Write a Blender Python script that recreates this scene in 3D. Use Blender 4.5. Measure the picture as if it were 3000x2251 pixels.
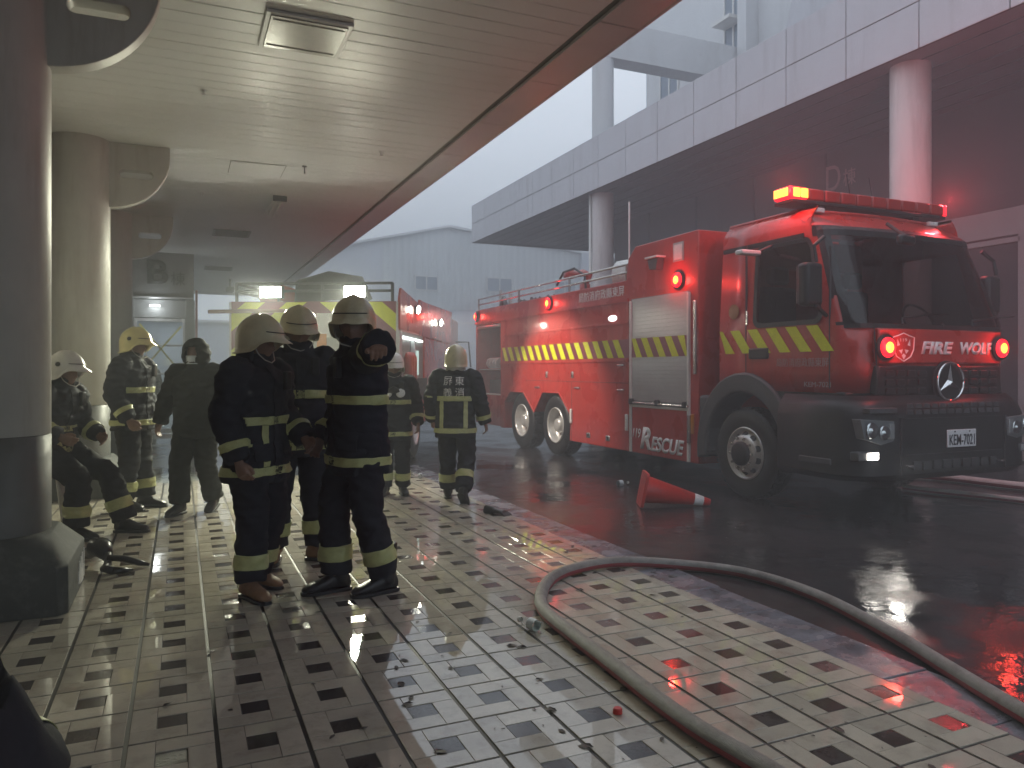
import bpy, bmesh, math, random
from math import sin, cos, pi, radians, sqrt, atan2, acos
from mathutils import Vector, Matrix, noise, Quaternion
random.seed(7)
for o in list(bpy.data.objects): bpy.data.objects.remove(o, do_unlink=True)
SC = bpy.context.scene
COL = SC.collection
# ------------------------------------------------------------------ camera, sky, sun, exposure
cam = bpy.data.objects.new('camera', bpy.data.cameras.new('camera')); COL.objects.link(cam)
cam.location = (0, 0, 1.4)
cam.rotation_euler = (radians(90), 0, radians(-23.646))
cam.data.sensor_width = 36; cam.data.lens = 26.64
cam.data.shift_y = -40.5/3000
cam.data.clip_start = .05; cam.data.clip_end = 400
SC.camera = cam
W = bpy.data.worlds.new('World'); SC.world = W; W.use_nodes = True
wn = W.node_tree.nodes; wl = W.node_tree.links
bg = wn['Background']
sky = wn.new('ShaderNodeTexSky'); sky.sky_type = 'NISHITA'; sky.sun_disc = False
sky.sun_elevation = radians(48); sky.sun_rotation = radians(30); sky.dust_density = 6; sky.air_density = 1.5
scl = wn.new('ShaderNodeMix'); scl.data_type = 'RGBA'; scl.inputs[0].default_value = .94     # thick overcast over the clear sky
scl.inputs[7].default_value = (13.3, 14.9, 17.0, 1)
wl.new(sky.outputs[0], scl.inputs[6]); wl.new(scl.outputs[2], bg.inputs[0])
bg.inputs[1].default_value = .1
sun = bpy.data.objects.new('sun', bpy.data.lights.new('sun', 'SUN')); COL.objects.link(sun)
sun.data.energy = .5; sun.data.angle = radians(30); sun.data.color = (1, .97, .93)
sun.rotation_euler = (radians(42), 0, radians(150))
SC.view_settings.view_transform = 'Standard'; SC.view_settings.look = 'None'
SC.view_settings.exposure = 0; SC.view_settings.gamma = 1; SC.view_settings.use_curve_mapping = False
SC.render.engine = 'CYCLES'
CY = SC.cycles
CY.use_denoising = True; CY.max_bounces = 6; CY.diffuse_bounces = 3; CY.glossy_bounces = 3
CY.transmission_bounces = 4; CY.transparent_max_bounces = 8; CY.volume_bounces = 0
CY.caustics_reflective = False; CY.caustics_refractive = False; CY.sample_clamp_indirect = 6
CY.volume_step_rate = 4; CY.volume_max_steps = 32
CY.use_adaptive_sampling = True; CY.adaptive_threshold = .02
try: CY.denoiser = 'OPENIMAGEDENOISE'
except Exception: pass

# ------------------------------------------------------------------ materials
M = {}
def mat(name, col, rough=.5, metal=0, var=.12, vs=3.0, bump=0, bs=40, rvar=0, coat=0, ior=1.45, spec=.5, emit=None, es=0, grime=None, stretch=1):
    m = bpy.data.materials.new(name); m.use_nodes = True
    n = m.node_tree.nodes; l = m.node_tree.links; p = n['Principled BSDF']
    p.inputs['Roughness'].default_value = rough; p.inputs['Metallic'].default_value = metal
    p.inputs['IOR'].default_value = ior; p.inputs['Specular IOR Level'].default_value = spec
    p.inputs['Coat Weight'].default_value = coat; p.inputs['Coat Roughness'].default_value = .06
    p.inputs['Base Color'].default_value = (*col, 1)
    tc = n.new('ShaderNodeNewGeometry')
    if var:
        t = n.new('ShaderNodeTexNoise'); t.inputs['Scale'].default_value = vs; t.inputs['Detail'].default_value = 6; t.inputs['Roughness'].default_value = .65
        l.new(tc.outputs['Position'], t.inputs['Vector'])
        r = n.new('ShaderNodeMapRange'); r.inputs[1].default_value = .3; r.inputs[2].default_value = .7; r.inputs[3].default_value = 1-var; r.inputs[4].default_value = 1+var
        l.new(t.outputs[0], r.inputs[0])
        mx = n.new('ShaderNodeMix'); mx.data_type = 'RGBA'; mx.blend_type = 'MULTIPLY'; mx.inputs[0].default_value = 1
        mx.inputs[6].default_value = (*col, 1); l.new(r.outputs[0], mx.inputs[7]); out = mx.outputs[2]
        if grime:
            t2 = n.new('ShaderNodeTexNoise'); t2.inputs['Scale'].default_value = grime[1]; t2.inputs['Detail'].default_value = 8; t2.inputs['Roughness'].default_value = .7
            mp = n.new('ShaderNodeMapping'); mp.inputs['Scale'].default_value = (1, 1, stretch); l.new(tc.outputs['Position'], mp.inputs['Vector']); l.new(mp.outputs[0], t2.inputs['Vector'])
            r2 = n.new('ShaderNodeMapRange'); r2.inputs[1].default_value = .5; r2.inputs[2].default_value = .72; r2.inputs[4].default_value = grime[2]
            l.new(t2.outputs[0], r2.inputs[0])
            g = n.new('ShaderNodeMix'); g.data_type = 'RGBA'; l.new(r2.outputs[0], g.inputs[0]); l.new(out, g.inputs[6]); g.inputs[7].default_value = (*grime[0], 1)
            out = g.outputs[2]
        l.new(out, p.inputs['Base Color'])
        if rvar:
            r3 = n.new('ShaderNodeMapRange'); r3.inputs[1].default_value = .35; r3.inputs[2].default_value = .65
            r3.inputs[3].default_value = max(.02, rough-rvar); r3.inputs[4].default_value = rough+rvar
            t3 = n.new('ShaderNodeTexNoise'); t3.inputs['Scale'].default_value = vs*1.7; t3.inputs['Detail'].default_value = 5
            l.new(tc.outputs['Position'], t3.inputs['Vector']); l.new(t3.outputs[0], r3.inputs[0]); l.new(r3.outputs[0], p.inputs['Roughness'])
    if bump:
        t4 = n.new('ShaderNodeTexNoise'); t4.inputs['Scale'].default_value = bs; t4.inputs['Detail'].default_value = 4
        l.new(tc.outputs['Position'], t4.inputs['Vector'])
        b = n.new('ShaderNodeBump'); b.inputs['Strength'].default_value = bump; b.inputs['Distance'].default_value = .01
        l.new(t4.outputs[0], b.inputs['Height']); l.new(b.outputs[0], p.inputs['Normal'])
    if emit:
        p.inputs['Emission Color'].default_value = (*emit, 1); p.inputs['Emission Strength'].default_value = es
    M[name] = m; return m
def glass(name, tint, ior=1.5, rough=.02):
    m = bpy.data.materials.new(name); m.use_nodes = True
    n = m.node_tree.nodes; l = m.node_tree.links; n.remove(n['Principled BSDF'])
    t = n.new('ShaderNodeBsdfTransparent'); t.inputs[0].default_value = (*tint, 1)
    g = n.new('ShaderNodeBsdfGlossy'); g.inputs['Roughness'].default_value = rough
    lw = n.new('ShaderNodeLayerWeight'); lw.inputs[0].default_value = .5; pw = n.new('ShaderNodeMath'); pw.operation = 'POWER'; pw.inputs[1].default_value = 4.5; l.new(lw.outputs['Facing'], pw.inputs[0])
    f = n.new('ShaderNodeMath'); f.operation = 'MULTIPLY_ADD'; f.inputs[1].default_value = .9; f.inputs[2].default_value = .05*(ior/1.5); l.new(pw.outputs[0], f.inputs[0])
    x = n.new('ShaderNodeMixShader'); l.new(f.outputs[0], x.inputs[0]); l.new(t.outputs[0], x.inputs[1]); l.new(g.outputs[0], x.inputs[2])
    l.new(x.outputs[0], n['Material Output'].inputs[0]); M[name] = m; return m
def wet(name, col, dry, wetr, lo, hi, ps, var=.12, bump=.15, bs=120, ior=1.6, ripple=0, gr=None):
    """wet ground: puddles (low roughness) fade into damp areas"""
    m = mat(name, col, dry, var=var, vs=5, ior=ior, grime=gr); n = m.node_tree.nodes; l = m.node_tree.links; p = n['Principled BSDF']
    g = n.new('ShaderNodeNewGeometry')
    t = n.new('ShaderNodeTexNoise'); t.inputs['Scale'].default_value = ps; t.inputs['Detail'].default_value = 5; t.inputs['Roughness'].default_value = .6
    l.new(g.outputs['Position'], t.inputs['Vector'])
    r = n.new('ShaderNodeMapRange'); r.inputs[1].default_value = lo; r.inputs[2].default_value = hi; r.inputs[3].default_value = wetr; r.inputs[4].default_value = dry
    l.new(t.outputs[0], r.inputs[0]); l.new(r.outputs[0], p.inputs['Roughness'])
    b = n.new('ShaderNodeBump'); b.inputs['Distance'].default_value = .004
    t2 = n.new('ShaderNodeTexNoise'); t2.inputs['Scale'].default_value = bs; t2.inputs['Detail'].default_value = 3
    l.new(g.outputs['Position'], t2.inputs['Vector']); l.new(t2.outputs[0], b.inputs['Height'])
    r2 = n.new('ShaderNodeMapRange'); r2.inputs[1].default_value = lo; r2.inputs[2].default_value = hi; r2.inputs[3].default_value = bump*.08; r2.inputs[4].default_value = bump
    l.new(t.outputs[0], r2.inputs[0]); l.new(r2.outputs[0], b.inputs['Strength'])
    nrm = b
    if ripple:
        t3 = n.new('ShaderNodeTexNoise'); t3.inputs['Scale'].default_value = 7; t3.inputs['Detail'].default_value = 3
        l.new(g.outputs['Position'], t3.inputs['Vector'])
        b2 = n.new('ShaderNodeBump'); b2.inputs['Strength'].default_value = ripple; b2.inputs['Distance'].default_value = .02
        l.new(t3.outputs[0], b2.inputs['Height']); l.new(b.outputs[0], b2.inputs['Normal']); nrm = b2
    l.new(nrm.outputs[0], p.inputs['Normal'])
    if name.startswith('tile'):     # each tile fired a little lighter or darker
        oi = n.new('ShaderNodeObjectInfo'); gi = n.new('ShaderNodeNewGeometry'); ad = n.new('ShaderNodeMath'); ad.operation = 'ADD'; fr = n.new('ShaderNodeMath'); fr.operation = 'FRACT'
        l.new(oi.outputs['Random'], ad.inputs[0]); l.new(gi.outputs['Random Per Island'], ad.inputs[1]); l.new(ad.outputs[0], fr.inputs[0])
        mr = n.new('ShaderNodeMapRange'); mr.inputs[3].default_value = .84; mr.inputs[4].default_value = 1.1; l.new(fr.outputs[0], mr.inputs[0])
        src = p.inputs['Base Color'].links[0].from_socket; mm = n.new('ShaderNodeMix'); mm.data_type = 'RGBA'; mm.blend_type = 'MULTIPLY'; mm.inputs[0].default_value = 1
        l.new(src, mm.inputs[6]); l.new(mr.outputs[0], mm.inputs[7]); l.new(mm.outputs[2], p.inputs['Base Color'])
    return m
def glow(name, col, es):
    m = bpy.data.materials.new(name); m.use_nodes = True
    p = m.node_tree.nodes['Principled BSDF']; p.inputs['Base Color'].default_value = (*[min(c, 1)*.6 for c in col], 1)
    p.inputs['Emission Color'].default_value = (*col, 1); p.inputs['Emission Strength'].default_value = es; p.inputs['Roughness'].default_value = .2
    m.cycles.emission_sampling = 'NONE'
    M[name] = m; return m

wet('tile_light', (.50, .465, .385), .22, .016, .52, .66, .62, var=.10, bump=.08, bs=60, ior=2.0, gr=((.16, .12, .09), 9, .45))
wet('tile_dark', (.065, .055, .05), .36, .05, .48, .64, .62, var=.35, bump=.8, bs=120)
mat('grout', (.022, .02, .018), .5, var=.3, vs=20)
wet('asphalt', (.036, .032, .034), .24, .03, .40, .62, 1.1, var=.35, bump=.55, bs=110, ripple=.26, ior=1.5, gr=((.02, .018, .02), 2.2, .6))
wet('gutter', (.15, .16, .19), .34, .10, .35, .6, 4, var=.5, bump=.8, bs=70, gr=((.05, .05, .055), 14, .7))
wet('smooth_floor', (.34, .36, .33), .25, .05, .42, .6, .5, bump=.2, bs=30)
mat('plank', (.67, .69, .69), .42, spec=.4, var=.03, vs=1, bump=.12, bs=140, rvar=.04, grime=((.40, .37, .32), .5, .3))
mat('plank_gap', (.16, .155, .14), .7)
mat('edge_panel', (.50, .49, .50), .35, var=.06)
mat('column_paint', (.49, .49, .46), .52, var=.07, vs=4, grime=((.26, .23, .19), 7, .45), stretch=.12)
mat('column_dark', (.11, .115, .11), .5, var=.12, vs=5, rvar=.1, grime=((.05, .05, .05), 4, .5))
mat('base_paint', (.055, .06, .057), .7, var=.2, grime=((.3, .3, .28), 12, .25))
mat('chipped', (.7, .7, .68), .6)
mat('wall_panel', (.52, .49, .44), .25, var=.08, vs=2, grime=((.25, .21, .17), 5, .5), stretch=.15)
mat('dark_panel', (.21, .22, .225), .4, var=.15)
mat('sign_paint', (.02, .022, .025), .6)
mat('fascia', (.55, .55, .58), .38, var=.04, vs=1.2, grime=((.36, .34, .35), 3.5, .55), stretch=.10)
mat('fascia_gap', (.05, .05, .055), .7)
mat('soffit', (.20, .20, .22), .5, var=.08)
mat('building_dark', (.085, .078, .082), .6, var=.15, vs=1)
mat('white_wall', (.66, .67, .68), .6, var=.05, vs=.8, grime=((.42, .42, .41), 3, .5), stretch=.10)
mat('pillar_white', (.68, .64, .62), .4, var=.06, vs=3, grime=((.36, .32, .30), 6, .55), stretch=.12)
mat('cladding', (.62, .65, .66), .45, var=.06, vs=.5, grime=((.4, .42, .44), .6, .4))
mat('far_wall', (.56, .59, .66), .5, var=.08, vs=.4)
mat('win_blue', (.14, .2, .27), .1, var=.05)
mat('alu', (.62, .63, .64), .3, metal=.6, var=.06)
mat('hatch_grey', (.45, .45, .42), .22, var=.1, vs=5, bump=.06, bs=12)
mat('red_paint', (.45, .038, .029), .30, var=.08, vs=1.5, coat=.35, rvar=.08, bump=.02, bs=220, grime=((.20, .045, .035), 6, .45), stretch=.15)
mat('red_dark', (.40, .028, .022), .3, var=.07, coat=.3)
mat('maroon', (.20, .035, .06), .35, var=.1)
mat('lime', (.62, .68, .012), .5, var=.08, vs=12)
mat('shutter', (.46, .47, .46), .3, metal=.35, var=.06)
mat('white_trim', (.72, .71, .68), .4, var=.06)
mat('black_plastic', (.016, .016, .017), .45, var=.2, vs=8)
mat('grey_plastic', (.07, .072, .075), .45, var=.15, vs=8)
mat('rubber', (.016, .016, .017), .45, var=.25, vs=10, bump=.3, bs=60)
mat('steel', (.55, .54, .52), .25, metal=.9, var=.1, vs=10)
mat('rim_grey', (.62, .61, .58), .3, metal=.4, var=.15, vs=10)
mat('chrome', (.8, .8, .8), .08, metal=1, var=0)
mat('seat_cloth', (.04, .04, .045), .8)
mat('letter_white', (.85, .84, .83), .4, var=.06, vs=20)
mat('letter_dull', (.42, .30, .29), .5, var=.2, vs=30)
mat('door_trim', (.36, .34, .34), .5, var=.1)
mat('letter_black', (.02, .02, .03), .4, var=0)
mat('plate_white', (.80, .81, .82), .35, var=.03)
mat('amber', (.6, .22, .02), .3)
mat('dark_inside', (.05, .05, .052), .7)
mat('lamp_clear', (.7, .7, .7), .12, metal=.5, var=.1, vs=30)
mat('hose_jacket', (.33, .32, .30), .5, var=.2, vs=16, bump=.9, bs=330, grime=((.12, .10, .085), 6, .75))
mat('hose_pale', (.62, .60, .57), .45, var=.12, vs=14, bump=.4, bs=200)
mat('hose_stripe', (.28, .035, .045), .5, var=.15, vs=14)
mat('cone_red', (.55, .03, .025), .35, var=.12, vs=8, grime=((.2, .03, .03), 10, .4))
mat('white_plastic', (.72, .72, .70), .4, var=.1, vs=8)
mat('bag_white', (.66, .66, .63), .5, var=.12, vs=10, bump=.6, bs=30)
mat('coat_navy', (.024, .026, .034), .8, spec=.25, var=.25, vs=14, bump=.35, bs=220)
mat('coat_olive', (.016, .018, .014), .85, spec=.2, var=.2, vs=14, bump=.35, bs=220)
mat('trouser_navy', (.019, .020, .026), .8, spec=.25, var=.25, vs=14, bump=.35, bs=220)
mat('tape', (.46, .48, .22), .4, var=.12, vs=20)
mat('tape_grey', (.42, .43, .40), .35, var=.1, vs=20)
mat('helmet_cream', (.56, .52, .35), .28, var=.08, vs=12, coat=.3, grime=((.25, .2, .13), 9, .35))
mat('helmet_yellow', (.66, .60, .28), .28, var=.08, vs=12, coat=.3, grime=((.25, .2, .1), 9, .3))
mat('helmet_white', (.66, .66, .62), .28, var=.08, vs=12, coat=.3, grime=((.25, .22, .2), 9, .4))
mat('cape_grey', (.42, .41, .37), .7, var=.2, vs=12)
mat('skin', (.25, .15, .11), .55, var=.08, vs=30)
mat('hair', (.012, .011, .01), .6)
mat('boot_black', (.014, .014, .015), .35, var=.2, vs=20)
mat('boot_tan', (.24, .13, .065), .6, var=.2, vs=20, grime=((.07, .05, .035), 16, .5))
mat('glove_dark', (.03, .022, .02), .7, var=.2, vs=20)
mat('mask_white', (.62, .68, .70), .7, var=.04)
mat('tape_yellow', (.6, .55, .05), .4)
mat('debris', (.05, .042, .035), .6, var=.4, vs=40)
mat('pole', (.22, .12, .09), .5)
mat('cone_white', (.75, .74, .72), .4)
mat('gold', (.30, .14, .05), .5)
glass('cab_glass', (.30, .32, .32))
glass('side_glass', (.22, .24, .24))
glass('clear_glass', (.86, .9, .9))
glass('bottle_glass', (.9, .93, .93), 1.45, .05)
glow('led_white', (1, .99, .84), 90)
glow('led_soft', (1, .97, .85), 12)
glow('led_strip', (.9, 1, .95), 9)
glow('red_hot', (1, .33, .04), 5)
glow('red_ring', (1, .015, .03), 2.2)
glow('fog_white', (1, .95, .85), 22)
glow('scene_white', (1, 1, 1), 2.2)
glow('screen_green', (.6, .85, .78), .8)

# ------------------------------------------------------------------ mesh helpers
ORG = Vector((0, 0, 0))
def org(v): global ORG; ORG = Vector(v)
def link(o, parent=None):
    COL.objects.link(o)
    if parent: o.parent = parent
    return o
def tag(o, label=None, cat=None, group=None, kind=None):
    if label: o['label'] = label
    if cat: o['category'] = cat
    if group: o['group'] = group
    if kind: o['kind'] = kind
    return o
def empty(name, loc, rz=0, label=None, cat=None, group=None):
    o = bpy.data.objects.new(name, None); o.empty_display_size = .2
    o.location = loc; o.rotation_euler = (0, 0, rz); link(o); return tag(o, label, cat, group)
class MB:
    def __init__(s): s.v = []; s.f = []
    def add(s, vs, fs):
        b = len(s.v); s.v += [tuple(v) for v in vs]; s.f += [tuple(b+i for i in f) for f in fs]; return s
    def box(s, x0, x1, y0, y1, z0, z1):
        return s.add([(x0,y0,z0),(x1,y0,z0),(x1,y1,z0),(x0,y1,z0),(x0,y0,z1),(x1,y0,z1),(x1,y1,z1),(x0,y1,z1)],
                     [(0,3,2,1),(4,5,6,7),(0,1,5,4),(1,2,6,5),(2,3,7,6),(3,0,4,7)])
    def prism(s, pts, axis, a0, a1):
        """polygon pts (2D) extruded along axis 0/1/2 ; pts order (other axes ascending)"""
        n = len(pts)
        def mk(p, a): return (a, p[0], p[1]) if axis == 0 else (p[0], a, p[1]) if axis == 1 else (p[0], p[1], a)
        vs = [mk(p, a0) for p in pts]+[mk(p, a1) for p in pts]
        fs = [tuple(range(n)), tuple(range(2*n-1, n-1, -1))]+[(i, i+n, (i+1) % n+n, (i+1) % n) for i in range(n)]
        return s.add(vs, fs)
    def tube(s, pts, r, n=10, cap=True):
        pts = [Vector(p) for p in pts]; rs = r if isinstance(r, (list, tuple)) else [r]*len(pts)
        t0 = (pts[1]-pts[0]).normalized(); up = Vector((0, 0, 1)) if abs(t0.z) < .9 else Vector((1, 0, 0))
        nx = t0.cross(up).normalized(); rings = []; pt = t0
        for i, p in enumerate(pts):
            t = (pts[min(i+1, len(pts)-1)]-pts[max(i-1, 0)]).normalized()
            nx = (pt.rotation_difference(t) @ nx); nx = (nx-t*nx.dot(t)).normalized(); ny = t.cross(nx); pt = t
            rr = rs[i]; ra, rb = rr if isinstance(rr, (tuple, list)) else (rr, rr)
            rings.append([p+nx*cos(2*pi*k/n)*ra+ny*sin(2*pi*k/n)*rb for k in range(n)])
        return s.loft(rings, cap)
    def loft(s, rings, cap=True, closed=True):
        n = len(rings[0]); vs = [v for r in rings for v in r]; fs = []
        for i in range(len(rings)-1):
            for k in range(n if closed else n-1):
                k2 = (k+1) % n; fs.append((i*n+k, i*n+k2, (i+1)*n+k2, (i+1)*n+k))
        if cap: fs += [tuple(range(n-1, -1, -1)), tuple(range((len(rings)-1)*n, len(rings)*n))]
        return s.add(vs, fs)
    def lathe(s, prof, c, axis, n=32, a0=0, a1=2*pi):
        """prof [(along, radius)] around axis vector through c"""
        ax = Vector(axis).normalized(); u = ax.orthogonal().normalized(); w = ax.cross(u); c = Vector(c)
        full = abs(a1-a0-2*pi) < 1e-4
        rings = [[c+ax*a+(u*cos(a0+(a1-a0)*k/n)+w*sin(a0+(a1-a0)*k/n))*r for k in range(n if full else n+1)] for a, r in prof]
        return s.loft(rings, cap=False, closed=full)
    def quad(s, *p): return s.add(p, [tuple(range(len(p)))])
    def build(s, name, m, parent=None, bevel=0, smooth=False, seg=2, loc=None, auto=False):
        me = bpy.data.meshes.new(name)
        me.from_pydata([Vector(v)-ORG for v in s.v], [], s.f); me.validate(clean_customdata=False)
        bm = bmesh.new(); bm.from_mesh(me); bmesh.ops.recalc_face_normals(bm, faces=bm.faces); bm.to_mesh(me); bm.free()
        me.materials.append(M[m] if isinstance(m, str) else m)
        o = bpy.data.objects.new(name, me); link(o, parent)
        if loc is not None: o.location = loc
        if bevel:
            b = o.modifiers.new('bevel', 'BEVEL'); b.width = bevel; b.segments = seg; b.limit_method = 'ANGLE'; b.angle_limit = radians(40)
        if smooth: me.shade_smooth()
        if auto or bevel: 
            me.shade_smooth()
            try: me.set_sharp_from_angle(angle=radians(35))
            except Exception: pass
        return o
def box(name, m, parent, *a, bevel=.006): return MB().box(*a).build(name, m, parent, bevel=bevel)
def rrect(x0, x1, y0, y1, r, n=5):
    out = []
    for cx_, cy_, a in ((x1-r, y1-r, 0), (x0+r, y1-r, pi/2), (x0+r, y0+r, pi), (x1-r, y0+r, 1.5*pi)):
        out += [(cx_+r*cos(a+pi/2*k/n), cy_+r*sin(a+pi/2*k/n)) for k in range(n+1)]
    return out
def text(name, body, m, parent, origin, xdir, ydir, size, width=None, thick=.003, shear=0, bold=0, sp=1.0):
    """flat lettering as a thin mesh; origin = lower left (world/local minus ORG)"""
    c = bpy.data.curves.new(name, 'FONT'); c.body = body; c.size = 1; c.shear = shear; c.extrude = 0; c.offset = bold; c.space_character = sp
    t = bpy.data.objects.new('tmp_text', c); COL.objects.link(t)
    me = bpy.data.meshes.new_from_object(t); bpy.data.objects.remove(t, do_unlink=True)
    xs = [v.co.x for v in me.vertices]; ys = [v.co.y for v in me.vertices]
    x0, x1, y0, y1 = min(xs), max(xs), min(ys), max(ys)
    sy = size/(y1-y0); sx = width/(x1-x0) if width else sy
    X = Vector(xdir).normalized(); Y = Vector(ydir).normalized(); Z = X.cross(Y); O = Vector(origin)-ORG
    bm = bmesh.new(); bm.from_mesh(me)
    r = bmesh.ops.extrude_face_region(bm, geom=list(bm.faces))
    up = {v for v in r['geom'] if isinstance(v, bmesh.types.BMVert)}
    for v in bm.verts:
        p = v.co.copy(); v.co = O+X*((p.x-x0)*sx)+Y*((p.y-y0)*sy)+Z*(thick if v in up else 0)
    bmesh.ops.recalc_face_normals(bm, faces=bm.faces)
    me2 = bpy.data.meshes.new(name); bm.to_mesh(me2); bm.free(); me2.materials.append(M[m])
    return link(bpy.data.objects.new(name, me2), parent)
def lamp(name, parent, loc, col, power, size=.05, kind='POINT', aim=None, spot=None):
    L = bpy.data.lights.new(name, kind); L.color = col; L.energy = power
    if kind == 'AREA': L.shape = 'RECTANGLE'; L.size = size[0]; L.size_y = size[1]; L.spread = radians(108)
    else: L.shadow_soft_size = size
    if spot: L.spot_size = spot; L.spot_blend = .5
    o = bpy.data.objects.new(name, L); link(o, parent); o.location = Vector(loc)-ORG
    if aim is not None:
        o.rotation_euler = Vector(aim).to_track_quat('-Z', 'Y').to_euler()
    return o
# ------------------------------------------------------------------ ground
CA, SA = cos(radians(23.646)), sin(radians(23.646))
def in_view(x, y, z=0, m=60):
    d = x*SA+y*CA
    if d < .3: return False
    px = 1500+2220*(x*CA-y*SA)/d; py = 1085+2220*(1.4-z)/d
    return -m < px < 3000+m and -m < py < 2251+m
road = MB().quad((-160, -60, -.03), (200, -60, -.03), (200, 260, -.03), (-160, 260, -.03)).build('road', 'asphalt'); tag(road, 'wet dark asphalt road', kind='structure')
gut = MB()
gy = -14.0
while gy < 10.6:
    gut.box(2.945, 3.235+random.uniform(-.012, .012), gy, gy+.496, -.06, -.016+random.uniform(-.003, .002)); gy += .5
tag(gut.build('gutter', 'gutter', bevel=.006), 'rough bluish concrete gutter strip along the tiled pavement', kind='structure')
tag(MB().box(-1.6, 1.3, 10.42, 30, -.06, -.012).build('walkway', 'smooth_floor'), 'smooth wet concrete walkway beyond the tiles', kind='structure')
PV = MB().box(-1.62, 2.935, -14, 10.40, -.06, -.0055).build('pavement', 'grout'); tag(PV, 'tiled pavement of cream tiles with dark squares', kind='structure')
PT = .3145
def piece(w, h, t=.03, e=.0014, name='tile', m='tile_light'):
    w /= 2; h /= 2
    vs = [(-w,-h,-t),(w,-h,-t),(w,h,-t),(-w,h,-t),(-w,-h,-e),(w,-h,-e),(w,h,-e),(-w,h,-e),(-w+e,-h+e,0),(w-e,-h+e,0),(w-e,h-e,0),(-w+e,h-e,0)]
    fs = [(0,1,5,4),(1,2,6,5),(2,3,7,6),(3,0,4,7),(4,5,9,8),(5,6,10,9),(6,7,11,10),(7,4,8,11),(8,9,10,11)]
    return vs, fs
A_, B_ = .325*PT, .675*PT
def cellpieces(x0, y0, w):
    """rects (x0,x1,y0,y1,dark) of one pinwheel cell"""
    gx, gy_, g = .0085, .0058, .0011
    R = [(gx, A_-g, A_+g, PT-gy_, 0), (A_+g, PT-gx, B_+g, PT-gy_, 0), (B_+g, PT-gx, gy_, B_-g, 0), (gx, B_-g, gy_, A_-g, 0), (A_+g, B_-g, A_+g, B_-g, 1)]
    out = []
    for a, b, c, d, k in R:
        if w < PT:
            b = min(b, w-random.uniform(.001, .016))
            if b-a < .012: continue
        out.append((x0+a, x0+b, y0+c, y0+d, k))
    return out
cells = []
for i in range(0, 14):
    x0 = 2.644-PT*i
    for j in range(-14, 28):
        y0 = 1.905+PT*j
        if y0+PT > 10.40 or y0 < -2.2 or x0 < -1.62: continue
        cells.append((x0, y0, .291 if i == 0 else PT))
vis = [c for c in cells if in_view(c[0]+.15, c[1]+.15)]
vis.sort(key=lambda c: (c[0]+.15)**2+(c[1]+.15)**2)
rank = {c: k for k, c in enumerate(vis)}
cache = {}; stuffL, stuffD = MB(), MB(); nl = nd = 0
for c in cells:
    k = rank.get(c, 9999)
    for (a, b, y0, y1, dk) in cellpieces(*c):
        z = (-.0022 if dk else 0)+random.uniform(-.0009, .0006)
        single = (dk and k < 300 and nd < 300) or (not dk and k < 76 and nl < 300)
        w, h = round(b-a, 3), round(y1-y0, 3)
        vs, fs = piece(w, h)
        if single:
            key = (w, h, dk)
            if key not in cache:
                me = bpy.data.meshes.new('dark_tile' if dk else 'light_tile'); me.from_pydata(vs, [], fs); me.materials.append(M['tile_dark' if dk else 'tile_light']); cache[key] = me
            o = bpy.data.objects.new('dark_tile' if dk else 'light_tile', cache[key]); link(o, PV)
            o.location = ((a+b)/2, (y0+y1)/2, z); o.rotation_euler = (random.gauss(0, .0022), random.gauss(0, .0022), random.gauss(0, .002))
            if dk: nd += 1
            else: nl += 1
        else:
            tx, ty = random.gauss(0, .0022), random.gauss(0, .0022)
            (stuffD if dk else stuffL).add([((a+b)/2+v[0], (y0+y1)/2+v[1], z+v[2]+v[0]*tx+v[1]*ty) for v in vs], fs)
tag(stuffL.build('light_tiling', 'tile_light', PV), kind='stuff'); tag(stuffD.build('dark_tiling', 'tile_dark', PV), kind='stuff')

# ------------------------------------------------------------------ canopy over the pavement
CE = MB().box(-1.62, 2.80, -14, 28, 4.022, 4.20).build('ceiling', 'plank_gap'); tag(CE, 'cream plank ceiling of the covered walkway', kind='structure')
y = 2.0; pm = None
HATCH = (.58, 1.18, 5.69, 6.31)
while y < 27.9:
    if pm is None:
        pb = MB(); pb.prism([(.0008, .020), (.0012, .003), (.004, 0), (.1845, 0), (.1873, .003), (.1877, .020)], 0, -2.2, 2.2)
        po = pb.build('plank', 'plank', CE); pm = po.data
    else: po = bpy.data.objects.new('plank', pm); link(po, CE)
    po.location = (.592, y, 4.0+random.uniform(-.0012, .0012)); po.rotation_euler = (random.gauss(0, .002), 0, 0); y += .19
box('plank_field', 'plank', CE, -1.6, 2.79, -13.9, 1.99, 4.0, 4.02, bevel=0)
EB = MB().box(2.80, 3.19, -14, 28, 4.03, 4.5).build('canopy_edge', 'plank_gap'); tag(EB, 'grey panelled edge beam along the canopy', kind='structure')
y = -13.85; em = None
while y < 27.4:
    if em is None: eo = MB().box(0, .335, .004, 1.246, 0, .03).build('edge_panel', 'edge_panel', EB, bevel=.004); em = eo.data
    else:
        eo = bpy.data.objects.new('edge_panel', em); link(eo, EB); b = eo.modifiers.new('bevel', 'BEVEL'); b.width = .004; b.segments = 2
    eo.location = (2.858, y, 3.992); y += 1.25
box('fascia_board', 'edge_panel', EB, 3.195, 3.225, -14, 28, 3.99, 4.62)
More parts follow.
